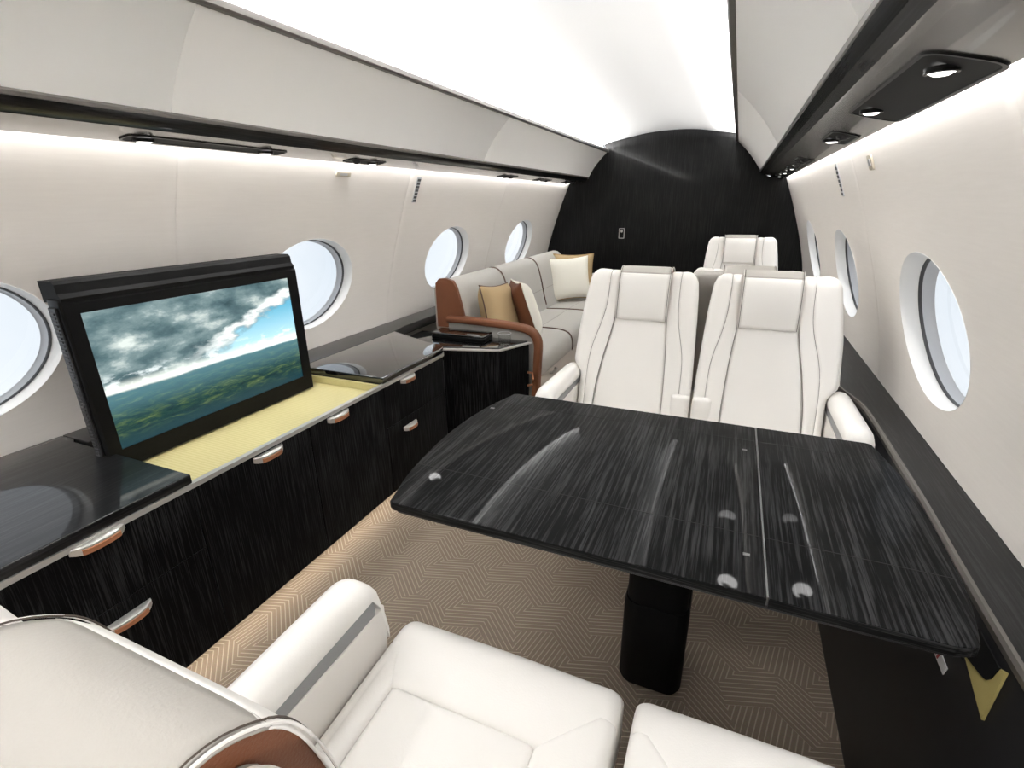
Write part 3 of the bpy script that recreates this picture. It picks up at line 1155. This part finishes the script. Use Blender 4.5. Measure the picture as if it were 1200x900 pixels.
for i in range(3):
    y0, y1 = SY[i] + 0.002, SY[i + 1] - 0.002
    # seat cushion: profile in x/z, pushed along y with softened ends
    prof = catmull([(-1.58, 0.455, 0), (-1.40, 0.462, 0), (-1.20, 0.470, 0), (-1.06, 0.468, 0), (-0.990, 0.448, 0), (-0.962, 0.400, 0), (-0.960, 0.330, 0), (-0.985, 0.318, 0)], 5)
    mb = MB()
    rows = []
    for j in range(25):
        f = j / 24
        g = edge_round(f, 0.035)
        y = y0 + (y1 - y0) * f
        rows.append([(q.x - (1 - g) * 0.007 * (1 if q.x > -1.1 else 0), y, q.y - (1 - g) * 0.007 * (1 if q.y > 0.42 else 0.3)) for q in prof] + [(-1.0, y, 0.31), (-1.58, y, 0.31)])
    mb.loft(rows)
    sc = mb.build('seat_cushion', M['sofa'], t_, 50)
    mb = MB()
    mb.tube([(-1.20, y0 + 0.02, 0.4695), (-1.195, (y0 + y1) / 2, 0.4702), (-1.20, y1 - 0.02, 0.4695)], 0.0016, 5)
    mb.build('seam', M['seam'], sc)
    # back cushion
    bprof = catmull([(-1.385, 0.455, 0), (-1.415, 0.56, 0), (-1.445, 0.70, 0), (-1.478, 0.81, 0), (-1.515, 0.858, 0), (-1.555, 0.874, 0), (-1.595, 0.868, 0), (-1.622, 0.83, 0)], 5)
    mb = MB()
    rows = []
    for j in range(25):
        f = j / 24
        g = edge_round(f, 0.035)
        y = y0 + (y1 - y0) * f
        rows.append([(q.x - (1 - g) * 0.006, y, q.y - (1 - g) * 0.006 * (1 if q.y > 0.8 else 0)) for q in bprof] + [(-1.63, y, 0.60), (-1.60, y, 0.455)])
    mb.loft(rows)
    bc = mb.build('back_cushion', M['sofa'], t_, 50)
    mb = MB()
    mb.tube([(-1.4285, y0 + 0.02, 0.62), (-1.4275, (y0 + y1) / 2, 0.62), (-1.4285, y1 - 0.02, 0.62)], 0.0018, 5)
    mb.build('seam', M['seam'], bc)
    if i:
        mb = MB()
        mb.tube([(q.x + 0.002, SY[i], q.y - 0.001) for q in bprof[2:-3]], 0.0045, 6)
        mb.build('piping', M['piping'], bc)
        mb = MB()
        mb.tube([(q.x + (0.002 if q.x > -1 else 0), SY[i], q.y - 0.0015) for q in prof[5:-4]], 0.0045, 6)
        mb.build('piping', M['piping'], sc)
mb = MB()
mb.box(-1.60, -1.0, SY[0] + 0.005, SY[3], 0.09, 0.309, 0.004, seg=1)
mb.build('base', M['sofabase'], t_)
mb = MB()
mb.box(-1.58, -1.05, SY[0] + 0.05, SY[3] - 0.05, 0.0, 0.089)
mb.build('plinth', M['blackm'], t_)
for yy in (2.98, 3.64, 4.3):
    mb = MB()
    mb.tube([(-1.001, yy - 0.05, 0.262), (-0.985, yy - 0.045, 0.262), (-0.980, yy, 0.262), (-0.985, yy + 0.045, 0.262), (-1.001, yy + 0.05, 0.262)], 0.009, 8)
    mb.build('drawer_pull', M['steel'], t_)
# brown end panel of the back
mb = MB()
ep = [(-1.405, 0.60), (-1.435, 0.74), (-1.462, 0.84), (-1.485, 0.878), (-1.53, 0.892), (-1.575, 0.888), (-1.60, 0.86), (-1.600, 0.60)]
mb.prism(ep, 'y', 2.572, 2.597)
mb.build('end_panel', M['brown'], t_, 30)
# near arm: grey side panel with a brown rail over its edge
mb = MB()
mb.prism([(-1.52, 0.12), (-0.985, 0.12), (-0.970, 0.55), (-1.02, 0.628), (-1.52, 0.640)], 'y', 2.566, 2.590)
mb.build('arm_panel', M['sofa'], t_, 30)
path = [(-1.515, 0.655), (-1.40, 0.655), (-1.20, 0.650), (-1.06, 0.640), (-0.99, 0.622), (-0.955, 0.585), (-0.945, 0.53), (-0.952, 0.40), (-0.965, 0.11)]
pth = catmull([(a, b, 0) for a, b in path], 6)
rows = []
for i, q in enumerate(pth):
    a, b = pth[max(0, i - 1)], pth[min(len(pth) - 1, i + 1)]
    d = (b - a).normalized()
    nn = Vector((d.y, -d.x, 0)) * -1
    ring = []
    for (u, w) in rrect(-0.036, 0.036, -0.019, 0.019, 0.015, 4):
        ring.append((q.x + nn.x * w, 2.566 + u, q.y + nn.y * w))
    rows.append(ring)
mb = MB()
mb.loft(rows)
mb.build('arm_rail', M['brown'], t_, 40)
# far arm
mb = MB()
mb.box(-1.66, -0.985, SY[3] + 0.002, SY[3] + 0.14, 0.09, 0.66, 0.03)
mb.build('far_arm', M['creamseam'], t_)


def pillow(name, label, loc, rot, w, h, d, front, back, pip, group=None):
    o = thing(name, label, 'pillow', loc, group, local=True)
    o.rotation_euler = rot
    N = 20

    def fn(sgn):
        rows = []
        for j in range(N + 1):
            v = j / N * 2 - 1
            row = []
            for i in range(N + 1):
                u = i / N * 2 - 1
                pin = 1 - 0.10 * (1 - u * u) * (abs(v) ** 3) * 0.9
                pin2 = 1 - 0.10 * (1 - v * v) * (abs(u) ** 3) * 0.9
                th = d * (max(0, 1 - u ** 4) ** 0.6) * (max(0, 1 - v ** 4) ** 0.6)
                row.append((u * w / 2 * pin2, sgn * th / 2, v * h / 2 * pin))
            rows.append(row)
        return rows
    for sgn, nm, mt in ((-1, 'front_cover', front), (1, 'back_cover', back)):
        mb = MB()
        mb.grid(fn(sgn))
        mb.build(nm, mt, o, 60)
    r = fn(1)
    rim = r[0] + [q[-1] for q in r[1:]] + r[-1][::-1][1:] + [q[0] for q in r[::-1]][1:]
    mb = MB()
    mb.tube(rim, 0.0045, 6)
    mb.build('piping', pip, o, 60)
    return o


# ------------------------------------------------------------------ cabin seats
# seat space: origin on the floor below the front edge of the cushion, sitter faces -y, back rises to +y
def back_y(z):
    return 0.42 + 0.30 * (z - 0.45)


def half_out(z):
    return interp(z, [0.42, 0.615, 0.635, 0.80, 0.95, 1.2], [0.231, 0.231, 0.266, 0.258, 0.240, 0.232])


def half_in(z):
    return interp(z, [0.42, 0.60, 0.95, 1.2], [0.233, 0.232, 0.216, 0.210])


ZT = 0.992      # where the front starts to roll over the top


def back_path():
    """points (y, z, ny, nz) going up the front and over the top"""
    out = []
    for i in range(33):
        z = 0.43 + (ZT - 0.43) * i / 32
        out.append((back_y(z), z, -0.958, 0.287))
    r = 0.034
    cy, cz = back_y(ZT) + 0.958 * r, ZT - 0.287 * r
    a0 = math.atan2(0.287, -0.958)
    for i in range(1, 9):
        a = a0 - (a0 - math.radians(55)) * i / 8
        out.append((cy + r * math.cos(a), cz + r * math.sin(a), math.cos(a), math.sin(a)))
    return out


BP = back_path()


def strip_panel(mb, cl, cr, i0, i1, bulge, gl=0.010, gr=0.010, lift=0.0, ns=18, roll=None, wing=0.0):
    """upholstered strip between the curves cl(z), cr(z) on the back path; seam grooves at its edges"""
    rows = []
    for i in range(i0, i1 + 1):
        y, z, ny, nz = BP[i]
        a, b = cl(z, i), cr(z, i)
        row = []
        for j in range(ns + 1):
            s = j / ns
            # closer spacing near the edges
            s = 0.5 - 0.5 * math.cos(PI * s)
            x = a + (b - a) * s
            h = bulge * (1 - (2 * s - 1) ** 2) + lift
            d0 = s * abs(b - a)
            d1 = (1 - s) * abs(b - a)
            e = 0.010
            if gl and d0 < e:
                h -= gl * (1 - math.sqrt(max(0.0, 1 - (1 - d0 / e) ** 2)))
            if gr and d1 < e:
                h -= gr * (1 - math.sqrt(max(0.0, 1 - (1 - d1 / e) ** 2)))
            if wing:
                h += wing * ((x / 0.22) ** 2)
            row.append((x, y + ny * h, z + nz * h))
        rows.append(row)
    # a skirt so the strip is closed behind
    mb.grid(rows)
    return rows


def make_seat(name, arm, label, rows_group, inner_stub=True, grey_back=True):
    """arm = -1 / +1 : local side that carries the armrest, 0 = both"""
    o = thing(name, label, 'seat', (0, 0, 0), rows_group, local=True)
    os_ = arm if arm else 1

    def mirror(x):
        return x * os_
    # --- seat cushion: inner / outer side bolsters, front roll, centre panel (x given for the outer side positive)
    si, so_ = -0.115, 0.165      # seams of the centre panel (inner, outer)
    xi, xo = -0.232, 0.232
    yf, ys, yb = 0.0, 0.165, 0.50
    ztop = 0.476

    def prof(y, z0=ztop):
        """cushion top: rounded nose"""
        r = 0.055
        if y < r:
            return z0 - r * 0.9 + r * 0.9 * math.sqrt(max(0, 1 - ((r - y) / r) ** 2))
        return z0 - 0.022 * ((y - r) / 0.42)

    def cushion_patch(corner, bul, nm, seam_w=0.014, g=0.009, n1=16, n2=20, rim=()):
        """corner(s, t) -> (x, y); grooves along all four edges unless in rim"""
        rows = []
        for j in range(n2 + 1):
            tt = 0.5 - 0.5 * math.cos(PI * j / n2)
            row = []
            for i in range(n1 + 1):
                ss = 0.5 - 0.5 * math.cos(PI * i / n1)
                x, y = corner(ss, tt)
                z = prof(y) + bul * (1 - (2 * ss - 1) ** 2) * (1 - (2 * tt - 1) ** 2)
                A_ = corner(0, tt)
                B_ = corner(1, tt)
                C_ = corner(ss, 0)
                D_ = corner(ss, 1)
                for tagk, q in (('s0', A_), ('s1', B_), ('t0', C_), ('t1', D_)):
                    if tagk in rim:
                        continue
                    d = math.hypot(q[0] - x, q[1] - y)
                    if d < seam_w:
                        z -= g * (1 - math.sqrt(max(0.0, 1 - (1 - d / seam_w) ** 2)))
                row.append((mirror(x), y, z))
            rows.append(row)
        # outer rims roll down
        mb = MB()
        mb.grid(rows)

        def skirt(line, dx, dy):
            r = 0.028
            prev = []
            for k in range(1, 6):
                a = PI / 2 * k / 5
                prev.append([(q[0] + mirror(dx) * r * math.sin(a), q[1] + dy * r * math.sin(a), q[2] - r * (1 - math.cos(a))) for q in line])
            last = [(q[0], q[1], 0.335) for q in prev[-1]]
            mb.grid([line] + prev + [last])
        if 's0' in rim:
            skirt([r[0] for r in rows], -1, 0)
        if 's1' in rim:
            skirt([r[-1] for r in rows], 1, 0)
        if 't0' in rim:
            skirt([q for q in rows[0]], 0, 0)
        return mb.build(nm, M['cream'], o, 60)

    r_ = 0.028

    def bow(x):
        return 0.012 * (x / 0.23) ** 2

    def c_front(s, tq):
        xa = (xi + r_) + ((xo - r_) - (xi + r_)) * s
        xb = si + (so_ - si) * s
        # front roll: full width at the nose, mitred to the centre panel behind
        k = max(0.0, (tq - 0.45) / 0.55)
        x = xa + (xb - xa) * k
        return x, yf + bow(xa) + (ys - yf - bow(xa) * 0.4) * tq

    def c_centre(s, tq):
        return si + 0.012 * tq * 0 + (so_ - si) * s, ys + (yb - ys) * tq

    def c_in(s, tq):
        x0 = xi + r_
        kk = ys * 0.45
        y0 = kk + (ys - kk) * s
        return x0 + (si - x0) * s, y0 + (yb - y0) * tq

    def c_out(s, tq):
        x0 = xo - r_
        kk = ys * 0.45
        y0 = kk + (ys - kk) * (1 - s)
        return so_ + (x0 - so_) * s, y0 + (yb - y0) * tq
    cushion_patch(c_front, 0.010, 'front_bolster', rim=('s0', 's1', 't0'))
    cushion_patch(c_centre, 0.006, 'centre_panel', rim=('t1',))
    cushion_patch(c_in, 0.010, 'side_bolster', rim=('s0', 't1'))
    cushion_patch(c_out, 0.010, 'side_bolster', rim=('s1', 't1'))
    mb = MB()
    mb.box(xi + 0.010, xo - 0.010, 0.03, yb, 0.20, 0.334, 0.015)
    mb.box(xi + 0.02, xo - 0.02, 0.05, yb, 0.335, 0.40)
    mb.build('cushion_core', M['creamseam'], o)
    mb = MB()
    mb.box(-0.15, 0.15, 0.10, 0.52, 0.0, 0.199, 0.02)
    mb.build('pedestal', M['creamseam'], o)

    # --- backrest
    sgn = os_
    def ctr_o(z, i):
        return interp(z, [0.45, 0.55, 0.68, 0.78, 0.86, 1.2], [0.165, 0.160, 0.140, 0.118, 0.104, 0.104])

    def ctr_i(z, i):
        return -interp(z, [0.45, 0.55, 0.68, 0.78, 0.86, 1.2], [0.125, 0.124, 0.118, 0.110, 0.102, 0.102])

    def wing_o(z, i):
        return interp(z, [0.45, 0.62, 0.70, 0.76, 0.82, 0.88, 0.95, 1.2], [0.203, 0.203, 0.196, 0.180, 0.160, 0.148, 0.145, 0.148])

    def wing_i(z, i):
        return -interp(z, [0.45, 0.62, 0.70, 0.76, 0.82, 0.88, 0.95, 1.2], [0.188, 0.188, 0.184, 0.170, 0.154, 0.145, 0.142, 0.146])

    def edge(z, i, fn=half_out):
        h = fn(z)
        if i > 25:      # rounded shoulders
            f = (i - 25) / (len(BP) - 1 - 25)
            h -= 0.060 * (1 - math.sqrt(max(0, 1 - f * f)))
        return h

    def smoothc(fn, n=4):
        vals = [fn(BP[i][1], i) for i in range(len(BP))]
        for _ in range(n):
            vals = [vals[0]] + [(vals[k - 1] + 2 * vals[k] + vals[k + 1]) / 4 for k in range(1, len(vals) - 1)] + [vals[-1]]
        return lambda z, i: vals[i]
    co, ci, wo, wi = smoothc(ctr_o), smoothc(ctr_i), smoothc(wing_o), smoothc(wing_i)
    ed = smoothc(edge, 1)
    ei = smoothc(lambda z, i: edge(z, i, half_in))

    def mx(fn):
        return lambda z, i: mirror(fn(z, i))
    last = len(BP) - 1
    mb = MB()
    strip_panel(mb, mx(ci), mx(co), 0, last, 0.010, 0.005, 0.005, lift=0.003)
    mb.build('back_centre_panel', M['cream'], o, 60, recalc=False)
    for a, b in ((co, wo), (wi, ci)):
        mb = MB()
        strip_panel(mb, mx(a), mx(b), 0, last, 0.002, 0.005, 0.004, lift=0.006, wing=0.008)
        mb.build('back_wing', M['cream'], o, 60, recalc=False)
    # seam lines
    for fn, nm in ((ci, 'seam'), (co, 'seam'), (wi, 'seam'), (wo, 'seam')):
        pts = []
        for i in range(0, last - 1):
            y, z, ny, nz = BP[i]
            x = fn(z, i)
            h = 0.0035 + 0.008 * ((x / 0.22) ** 2)
            pts.append((mirror(x), y + ny * h, z + nz * h))
        mb = MB()
        mb.tube(pts, 0.0017, 5)
        mb.build(nm, M['seam'], o, 60)
    # outer panels roll round the sides of the back
    for kk, sg in ((wo, 1), (wi, -1)):
        rows = []
        for i in range(last + 1):
            y, z, ny, nz = BP[i]
            a = kk(z, i)
            b = sg * (ed if sg > 0 else ei)(z, i)
            row = []
            rr = 0.020
            flat = abs(b - a) - rr
            for j in range(9):
                s = j / 8
                dd = flat * (0.5 - 0.5 * math.cos(PI * s)) if j else 0.0
                x = a + (b - a) / abs(b - a) * dd
                h = 0.008 + 0.008 * ((x / 0.22) ** 2)
                if dd < 0.008:
                    h -= 0.004 * (1 - math.sqrt(max(0.0, 1 - (1 - dd / 0.008) ** 2)))
                row.append((mirror(x), y + ny * h, z + nz * h))
            h0 = 0.008 + 0.008 * (((abs(b) - rr) / 0.22) ** 2)
            for j in range(1, 7):
                an = PI / 2 * j / 6
                x = b - sg * rr + sg * rr * math.sin(an)
                h = h0 - rr * (1 - math.cos(an))
                row.append((mirror(x), y + ny * h, z + nz * h))
            row.append((mirror(b), y + ny * (h0 - rr - 0.03), z + nz * (h0 - rr - 0.03) if i < 33 else z + nz * (h0 - rr - 0.008)))
            rows.append(row)
        mb = MB()
        mb.grid(rows)
        mb.build('back_side_panel', M['cream'], o, 60, recalc=False)
    # shell behind
    secs = []
    for i in range(0, 33, 2):
        y, z, ny, nz = BP[i]
        h, g = ed(z, i) - 0.004, ei(z, i) - 0.004
        secs.append([(mirror(q[0]), q[1], z) for q in rrect(-g, h, y + 0.012, y + 0.118, 0.03, 5)])
    y, z, ny, nz = BP[32]
    for dz, sh in ((0.014, 0.004), (0.022, 0.012), (0.027, 0.026)):
        h, g = ed(z, 32) - 0.004 - sh, ei(z, 32) - 0.004 - sh
        secs.append([(mirror(q[0]), q[1] + 0.30 * dz, z + dz) for q in rrect(-g, h, y + 0.012 + sh, y + 0.118 - sh, 0.028, 5)])
    mb = MB()
    mb.loft(secs)
    mb.build('back_shell', M['stone'], o, 50)

    # --- headrest that folds over the top of the back
    def hp(shift):
        """side outline of the flap, front bottom -> over the top -> down the back"""
        base = [(0.836, -0.016), (0.89, -0.028), (0.95, -0.033), (0.995, -0.032), (1.022, -0.022)]
        out = [(back_y(z) + dy - shift, z) for z, dy in base]
        yt = back_y(1.04)
        out += [(yt + 0.004, 1.042 + shift), (yt + 0.04, 1.041 + shift), (yt + 0.085, 1.026 + shift), (yt + 0.122, 0.995 + shift * 0.5), (yt + 0.132 + shift, 0.94), (yt + 0.120 + shift, 0.88)]
        return out
    oc = catmull([(a, b, 0) for a, b in hp(-0.002)], 4)
    inner = [(back_y(0.88) + 0.095 + 0.02, 0.88), (back_y(0.95) + 0.108, 0.95), (back_y(1.0) + 0.095, 1.000), (back_y(1.0) + 0.03, 1.004), (back_y(1.0) - 0.004, 0.985), (back_y(0.93) - 0.004, 0.93), (back_y(0.84) - 0.002, 0.841)]
    core = [(q.x, q.y) for q in oc] + inner
    mb = MB()
    hw = 0.0995
    mb.prism(core, 'x', -hw, hw)
    hd = mb.build('headrest', M['brown'], o, 40)
    tag(hd, 'headrest core with brown leather sides')
    ok = catmull([(a, b, 0) for a, b in hp(0.002)], 4)
    split = 16
    for nm, lst, mt in (('headrest_front', ok[:split + 1], M['cream']), ('headrest_cover', ok[split:], M['stone'])):
        mb = MB()
        rows = []
        for k, q in enumerate(lst):
            w = 0.1035
            row = []
            for j in range(15):
                x = -w + 2 * w * j / 14
                edge_d = 0.0035 * max(0, (abs(x) / w) ** 10)
                pts = q
                row.append((x, pts.x + edge_d * (1 if nm == 'headrest_front' else 0), pts.y - edge_d * (0 if nm == 'headrest_front' else 1)))
            rows.append(row)
        mb.grid(rows)
        me_o = mb.build(nm, mt, hd, 60, recalc=False)
        sd = me_o.modifiers.new('thickness', 'SOLIDIFY')
        sd.thickness = 0.002
        sd.offset = -1
        for sx in (-1, 1):
            mb = MB()
            mb.tube([(sx * 0.1000, q.x - 0.0004 * (1 if nm == 'headrest_front' else 0), q.y + 0.0004) for q in lst], 0.0008, 4)
            mb.build('stitching', M['thread'], me_o)
            mb = MB()
            mb.tube([(sx * 0.1036, q.x, q.y - 0.001) for q in lst], 0.0011, 5)
            mb.build('rolled_edge', M['cream'], me_o)

    # --- armrests
    for sd_ in ((arm,) if arm else (-1, 1)):
        ay0, ay1 = 0.075, 0.50
        at = 0.640
        x0, x1 = 0.236, 0.312
        # cap: rounded cross section, nose dips at the front
        secs = []
        for i in range(25):
            f = i / 24
            y = ay0 + (ay1 - ay0) * f
            e = min(1.0, f / 0.16)
            drop = (1 - math.sqrt(max(0, 1 - (1 - e) ** 2))) * 0.10
            zt = at - drop - 0.012 * f
            zb = 0.588 - 0.012 * f - 0.125 * max(0.0, 1 - f / 0.055)
            zb = min(zb, zt - 0.006)
            wv_ = 0.004 * math.sin(PI * f)
            secs.append([(sd_ * xx, y, zz) for xx, zz in [(x0 + 0.001, zb), (x0 - wv_, zb + (zt - zb) * 0.35), (x0 + 0.006, zt - (zt - zb) * 0.22), (x0 + 0.022, zt - (zt - zb) * 0.04), ((x0 + x1) / 2, zt), (x1 - 0.022, zt - (zt - zb) * 0.06), (x1 - 0.004, zt - (zt - zb) * 0.3), (x1 + wv_, zb + (zt - zb) * 0.3), (x1, zb)]])
        mb = MB()
        mb.loft(secs)
        ar = mb.build('armrest', M['cream'], o, 50)
        mb = MB()
        mb.box(*sorted((sd_ * (x0 + 0.003), sd_ * (x1 - 0.003))), ay0 + 0.030, ay1, 0.550, 0.590)
        tag(mb.build('inlay_strip', M['grey'], ar), 'grey inlay strip below the arm cap')
        mb = MB()
        secs = []
        for z, e, fy in ((0.18, 0.045, 0.05), (0.36, 0.040, 0.04), (0.42, 0.012, 0.012), (0.47, 0.003, 0.004), (0.549, 0.001, 0.003)):
            secs.append([(sd_ * q[0], q[1], z) for q in rrect(x0 + 0.001, x1 - e, ay0 + fy, ay1, 0.006, 4)])
        mb.loft(secs)
        mb.build('arm_side', M['creamseam'], ar)
    if inner_stub:
        mb = MB()
        s = -os_
        mb.box(*sorted((s * 0.160, s * 0.232)), back_y(0.5) - 0.022, back_y(0.5) + 0.06, 0.46, 0.560, 0.014)
        mb.build('stowed_armrest', M['cream'], o)
    return o


seat_fl = make_seat('cabin_seat', -1, 'cream leather seat behind the table, left of the facing pair', 'paired cream seats around the table')
seat_fl.location = (-0.320, 1.574, 0)
seat_fr = make_seat('cabin_seat', 1, 'cream leather seat behind the table, next to the right wall', 'paired cream seats around the table')
seat_fr.location = (0.155, 1.574, 0)
seat_nl = copy_tree(seat_fr)
seat_nl.location = (-0.314, 0.70, 0)
seat_nl.rotation_euler = (0, 0, PI)
seat_nl['label'] = 'foreground cream seat with grey backed headrest, nearest the credenza'
seat_nr = copy_tree(seat_fl)
seat_nr.location = (0.172, 0.70, 0)
seat_nr.rotation_euler = (0, 0, PI)
seat_nr['label'] = 'foreground cream seat cushion cut off at the bottom right'
single = make_seat('single_seat', 0, 'far cream seat facing the camera in front of the black bulkhead', 'single cream seats at the right', inner_stub=False)
single.location = (0.045, 3.88, 0)
sb = copy_tree(single)
sb.location = (0.075, 3.05, 0)
sb.rotation_euler = (0, 0, PI)
sb.scale = (1.0, 1.0, 0.99)
single.scale = (1.12, 1.0, 1.0)
sb['label'] = 'seat turned away, grey back showing just above the paired seats'

# ------------------------------------------------------------------ pillows on the sofa
D = math.radians
pillow('scatter_pillow', 'tan pillow with dark piping at the near end of the sofa', (-1.305, 2.83, 0.655), (D(-14), D(5), D(86)), 0.36, 0.36, 0.15, M['tan'], M['tan'], M['piping'])
pillow('scatter_pillow', 'ivory pillow with brown back leaning on the near tan pillow', (-1.20, 3.00, 0.660), (D(-18), D(5), D(122)), 0.38, 0.37, 0.14, M['ivory'], M['brown'], M['ivory'])
pillow('scatter_pillow', 'ivory pillow with gold piping at the far end of the sofa', (-1.315, 4.36, 0.665), (D(-16), D(-4), D(28)), 0.38, 0.38, 0.13, M['ivory'], M['ivory'], M['gold'])
pillow('scatter_pillow', 'tan pillow mostly hidden behind the far ivory pillow', (-1.325, 4.52, 0.675), (D(-12), D(0), D(24)), 0.37, 0.38, 0.10, M['tan'], M['tan'], M['gold'])

# ------------------------------------------------------------------ conference table
TZ = 0.676


def table_outline():
    L = catmull([(-0.640, 0.780, 0), (-0.676, 0.93, 0), (-0.694, 1.137, 0), (-0.680, 1.33, 0), (-0.640, 1.497, 0)], 8)
    Rr = catmull([(0.408, 1.497, 0), (0.434, 1.33, 0), (0.442, 1.137, 0), (0.434, 0.93, 0), (0.412, 0.800, 0), (0.396, 0.779, 0)], 8)
    pts = [(-0.628, 0.774)] + [(0.375, 0.774)] + [(q.x, q.y) for q in Rr[::-1]] + [(0.395, 1.503), (-0.628, 1.503)] + [(q.x, q.y) for q in L[::-1]]
    return pts


TO = table_outline()
t_ = thing('conference_table', 'black grained conference table with a fold-out leaf between the facing seats', 'table', (-0.1, 1.137, 0))
# three pieces: main top, leaf on the right and a lower edge band
mb = MB()


def clip(pts, x, keep_left):
    out = []
    k = len(pts)
    for i in range(k):
        a, b = pts[i], pts[(i + 1) % k]
        ina = (a[0] <= x) == keep_left
        inb = (b[0] <= x) == keep_left
        if ina:
            out.append(a)
        if ina != inb:
            f = (x - a[0]) / (b[0] - a[0])
            out.append((x, a[1] + f * (b[1] - a[1])))
    return out


slab(mb, clip(TO, 0.1225, True), TZ - 0.020, TZ, 0.0025, side_mi=1)
mb.build('main_top', [M['table'], M['edge']], t_, 30)
mb = MB()
slab(mb, clip(TO, 0.1265, False), TZ - 0.020, TZ, 0.0025, side_mi=1)
mb.build('leaf', [M['table'], M['edge']], t_, 30)
mb = MB()
mb.box(0.1228, 0.1262, 0.778, 1.499, TZ - 0.018, TZ - 0.0008)
mb.build('joint_strip', M['pewter'], t_)
mb = MB()
slab(mb, offset_poly(TO, 0.012), TZ - 0.034, TZ - 0.0205, 0.003)
mb.build('under_frame', M['soot'], t_, 30)
for (xa, xb, yy) in ((-0.678, 0.1215, 0.948), (-0.668, 0.1215, 1.402), (0.1275, 0.425, 0.948), (0.1275, 0.420, 1.402)):
    mb = MB()
    mb.box(xa, xb, yy - 0.0011, yy + 0.0011, TZ - 0.002, TZ + 0.00025)
    mb.build('inlay_line', M['blackm'], t_)
for (cx, cy, wx, wy) in ((0.093, 1.337, 0.006, 0.004), (0.093, 0.881, 0.006, 0.004), (-0.655, 1.352, 0.007, 0.005)):
    mb = MB()
    mb.box(cx - wx, cx + wx, cy - wy, cy + wy, TZ - 0.004, TZ + 0.0006)
    mb.build('hinge_pin', M['pewter'], t_)
mb = MB()
pl = rrect(-0.158, 0.014, 1.098, 1.30, 0.04, 6)
pu = rrect(-0.152, 0.008, 1.104, 1.294, 0.04, 6)
mb.loft([[(*q, 0.0) for q in offset_poly(pl, 0.006)], [(*q, 0.012) for q in pl], [(*q, 0.27) for q in pl], [(*q, 0.285) for q in offset_poly(pl, 0.004)]])
mb.build('lower_column', M['blackm'], t_, 40)
mb = MB()
mb.prism(pu, 'z', 0.2855, 0.60)
mb.build('upper_column', M['blackm'], t_, 40)
mb = MB()
mb.box(-0.30, 0.16, 0.98, 1.30, 0.601, TZ - 0.0345, 0.01)
mb.build('mounting_box', M['blackm'], t_)

# ------------------------------------------------------------------ side ledge along the right wall
t_ = thing('side_ledge', 'black ledge running along the right wall under the windows', 'ledge', (0.5, 1.5, 0))
LP = [(0.502, -2.7), (0.502, -1.6), (0.502, -0.6), (0.502, 0.1), (0.502, 0.55), (0.502, 0.85), (0.503, 1.09), (0.509, 1.36), (0.508, 1.63), (0.506, 1.90), (0.500, 2.03), (0.478, 2.13), (0.458, 2.21), (0.45, 2.36), (0.45, 2.7), (0.45, 3.4), (0.45, 4.3), (0.45, 5.2)]
lp = [(q.x, q.y) for q in catmull([(a, b, 0) for a, b in LP], 6)]
mb = MB()
mb.loft([[(x, y, 0.575), (x, y, 0.598), (x + 0.004, y, 0.602), (0.560, y, 0.602), (0.611, y, 0.606), (0.611, y, 0.575)] for x, y in lp])
mb.build('ledge_top', M['ledgewood'], t_, 30)
mb = MB()
mb.loft([[(x - 0.006, y, 0.582), (x - 0.008, y, 0.596), (x - 0.004, y, 0.603), (x + 0.003, y, 0.6035), (x + 0.003, y, 0.582)] for x, y in lp])
mb.build('edge_strip', M['ledgestrip'] if 'ledgestrip' in M else M['rail'], t_, 30)
mb = MB()
mb.loft([[(0.404, y, 0.0), (0.440, y, 0.30), (0.470, y, 0.46), (x - 0.004, y, 0.58), (x + 0.03, y, 0.574), (0.49, y, 0.0)] for x, y in lp])
mb.build('lower_panel', M['soot'], t_, 50)
# pocket with yellow lining near the foreground
mb = MB()


def lp_x(z):
    return interp(z, [0.0, 0.30, 0.46, 0.58], [0.404, 0.440, 0.470, 0.498])


def on_panel(y, z, d):
    return (lp_x(z) - d, y, z)


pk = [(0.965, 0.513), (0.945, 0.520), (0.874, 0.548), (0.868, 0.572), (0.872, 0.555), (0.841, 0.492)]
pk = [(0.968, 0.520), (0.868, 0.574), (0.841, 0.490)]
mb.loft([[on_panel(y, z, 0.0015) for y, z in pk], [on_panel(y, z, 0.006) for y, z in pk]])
mb.build('pocket_lining', M['yellow_shaded'], t_, 30)
mb = MB()
pi_ = [(0.962, 0.518), (0.900, 0.530), (0.884, 0.535), (0.878, 0.545), (0.879, 0.570), (0.965, 0.572)]
mb.loft([[on_panel(y, z, 0.0055) for y, z in pi_], [on_panel(y, z, 0.008) for y, z in pi_]])
mb.build('pocket_opening', M['blackm'], t_, 30)
mb = MB()
lb = [(1.060, 0.452), (1.060, 0.469), (0.968, 0.464), (0.968, 0.448)]
mb.loft([[on_panel(y, z, 0.001) for y, z in lb], [on_panel(y, z, 0.003) for y, z in lb]])
pl_ = mb.build('placard', M['paper'], t_, 30)
for k in range(3):
    mb = MB()
    yy = 1.030 - 0.011 * k
    q4 = [(yy, 0.452 + 0.004 * (k % 2)), (yy, 0.463), (yy - 0.006, 0.463 - 0.003 * (k % 2)), (yy - 0.006, 0.452)]
    mb.loft([[on_panel(y, z, 0.0028) for y, z in q4], [on_panel(y, z, 0.0038) for y, z in q4]])
    mb.build('red_mark', M['red'], pl_, 30)

# tidy helper properties
for o in bpy.data.objects:
    if '_o' in o:
        del o['_o']
bpy.context.view_layer.update()
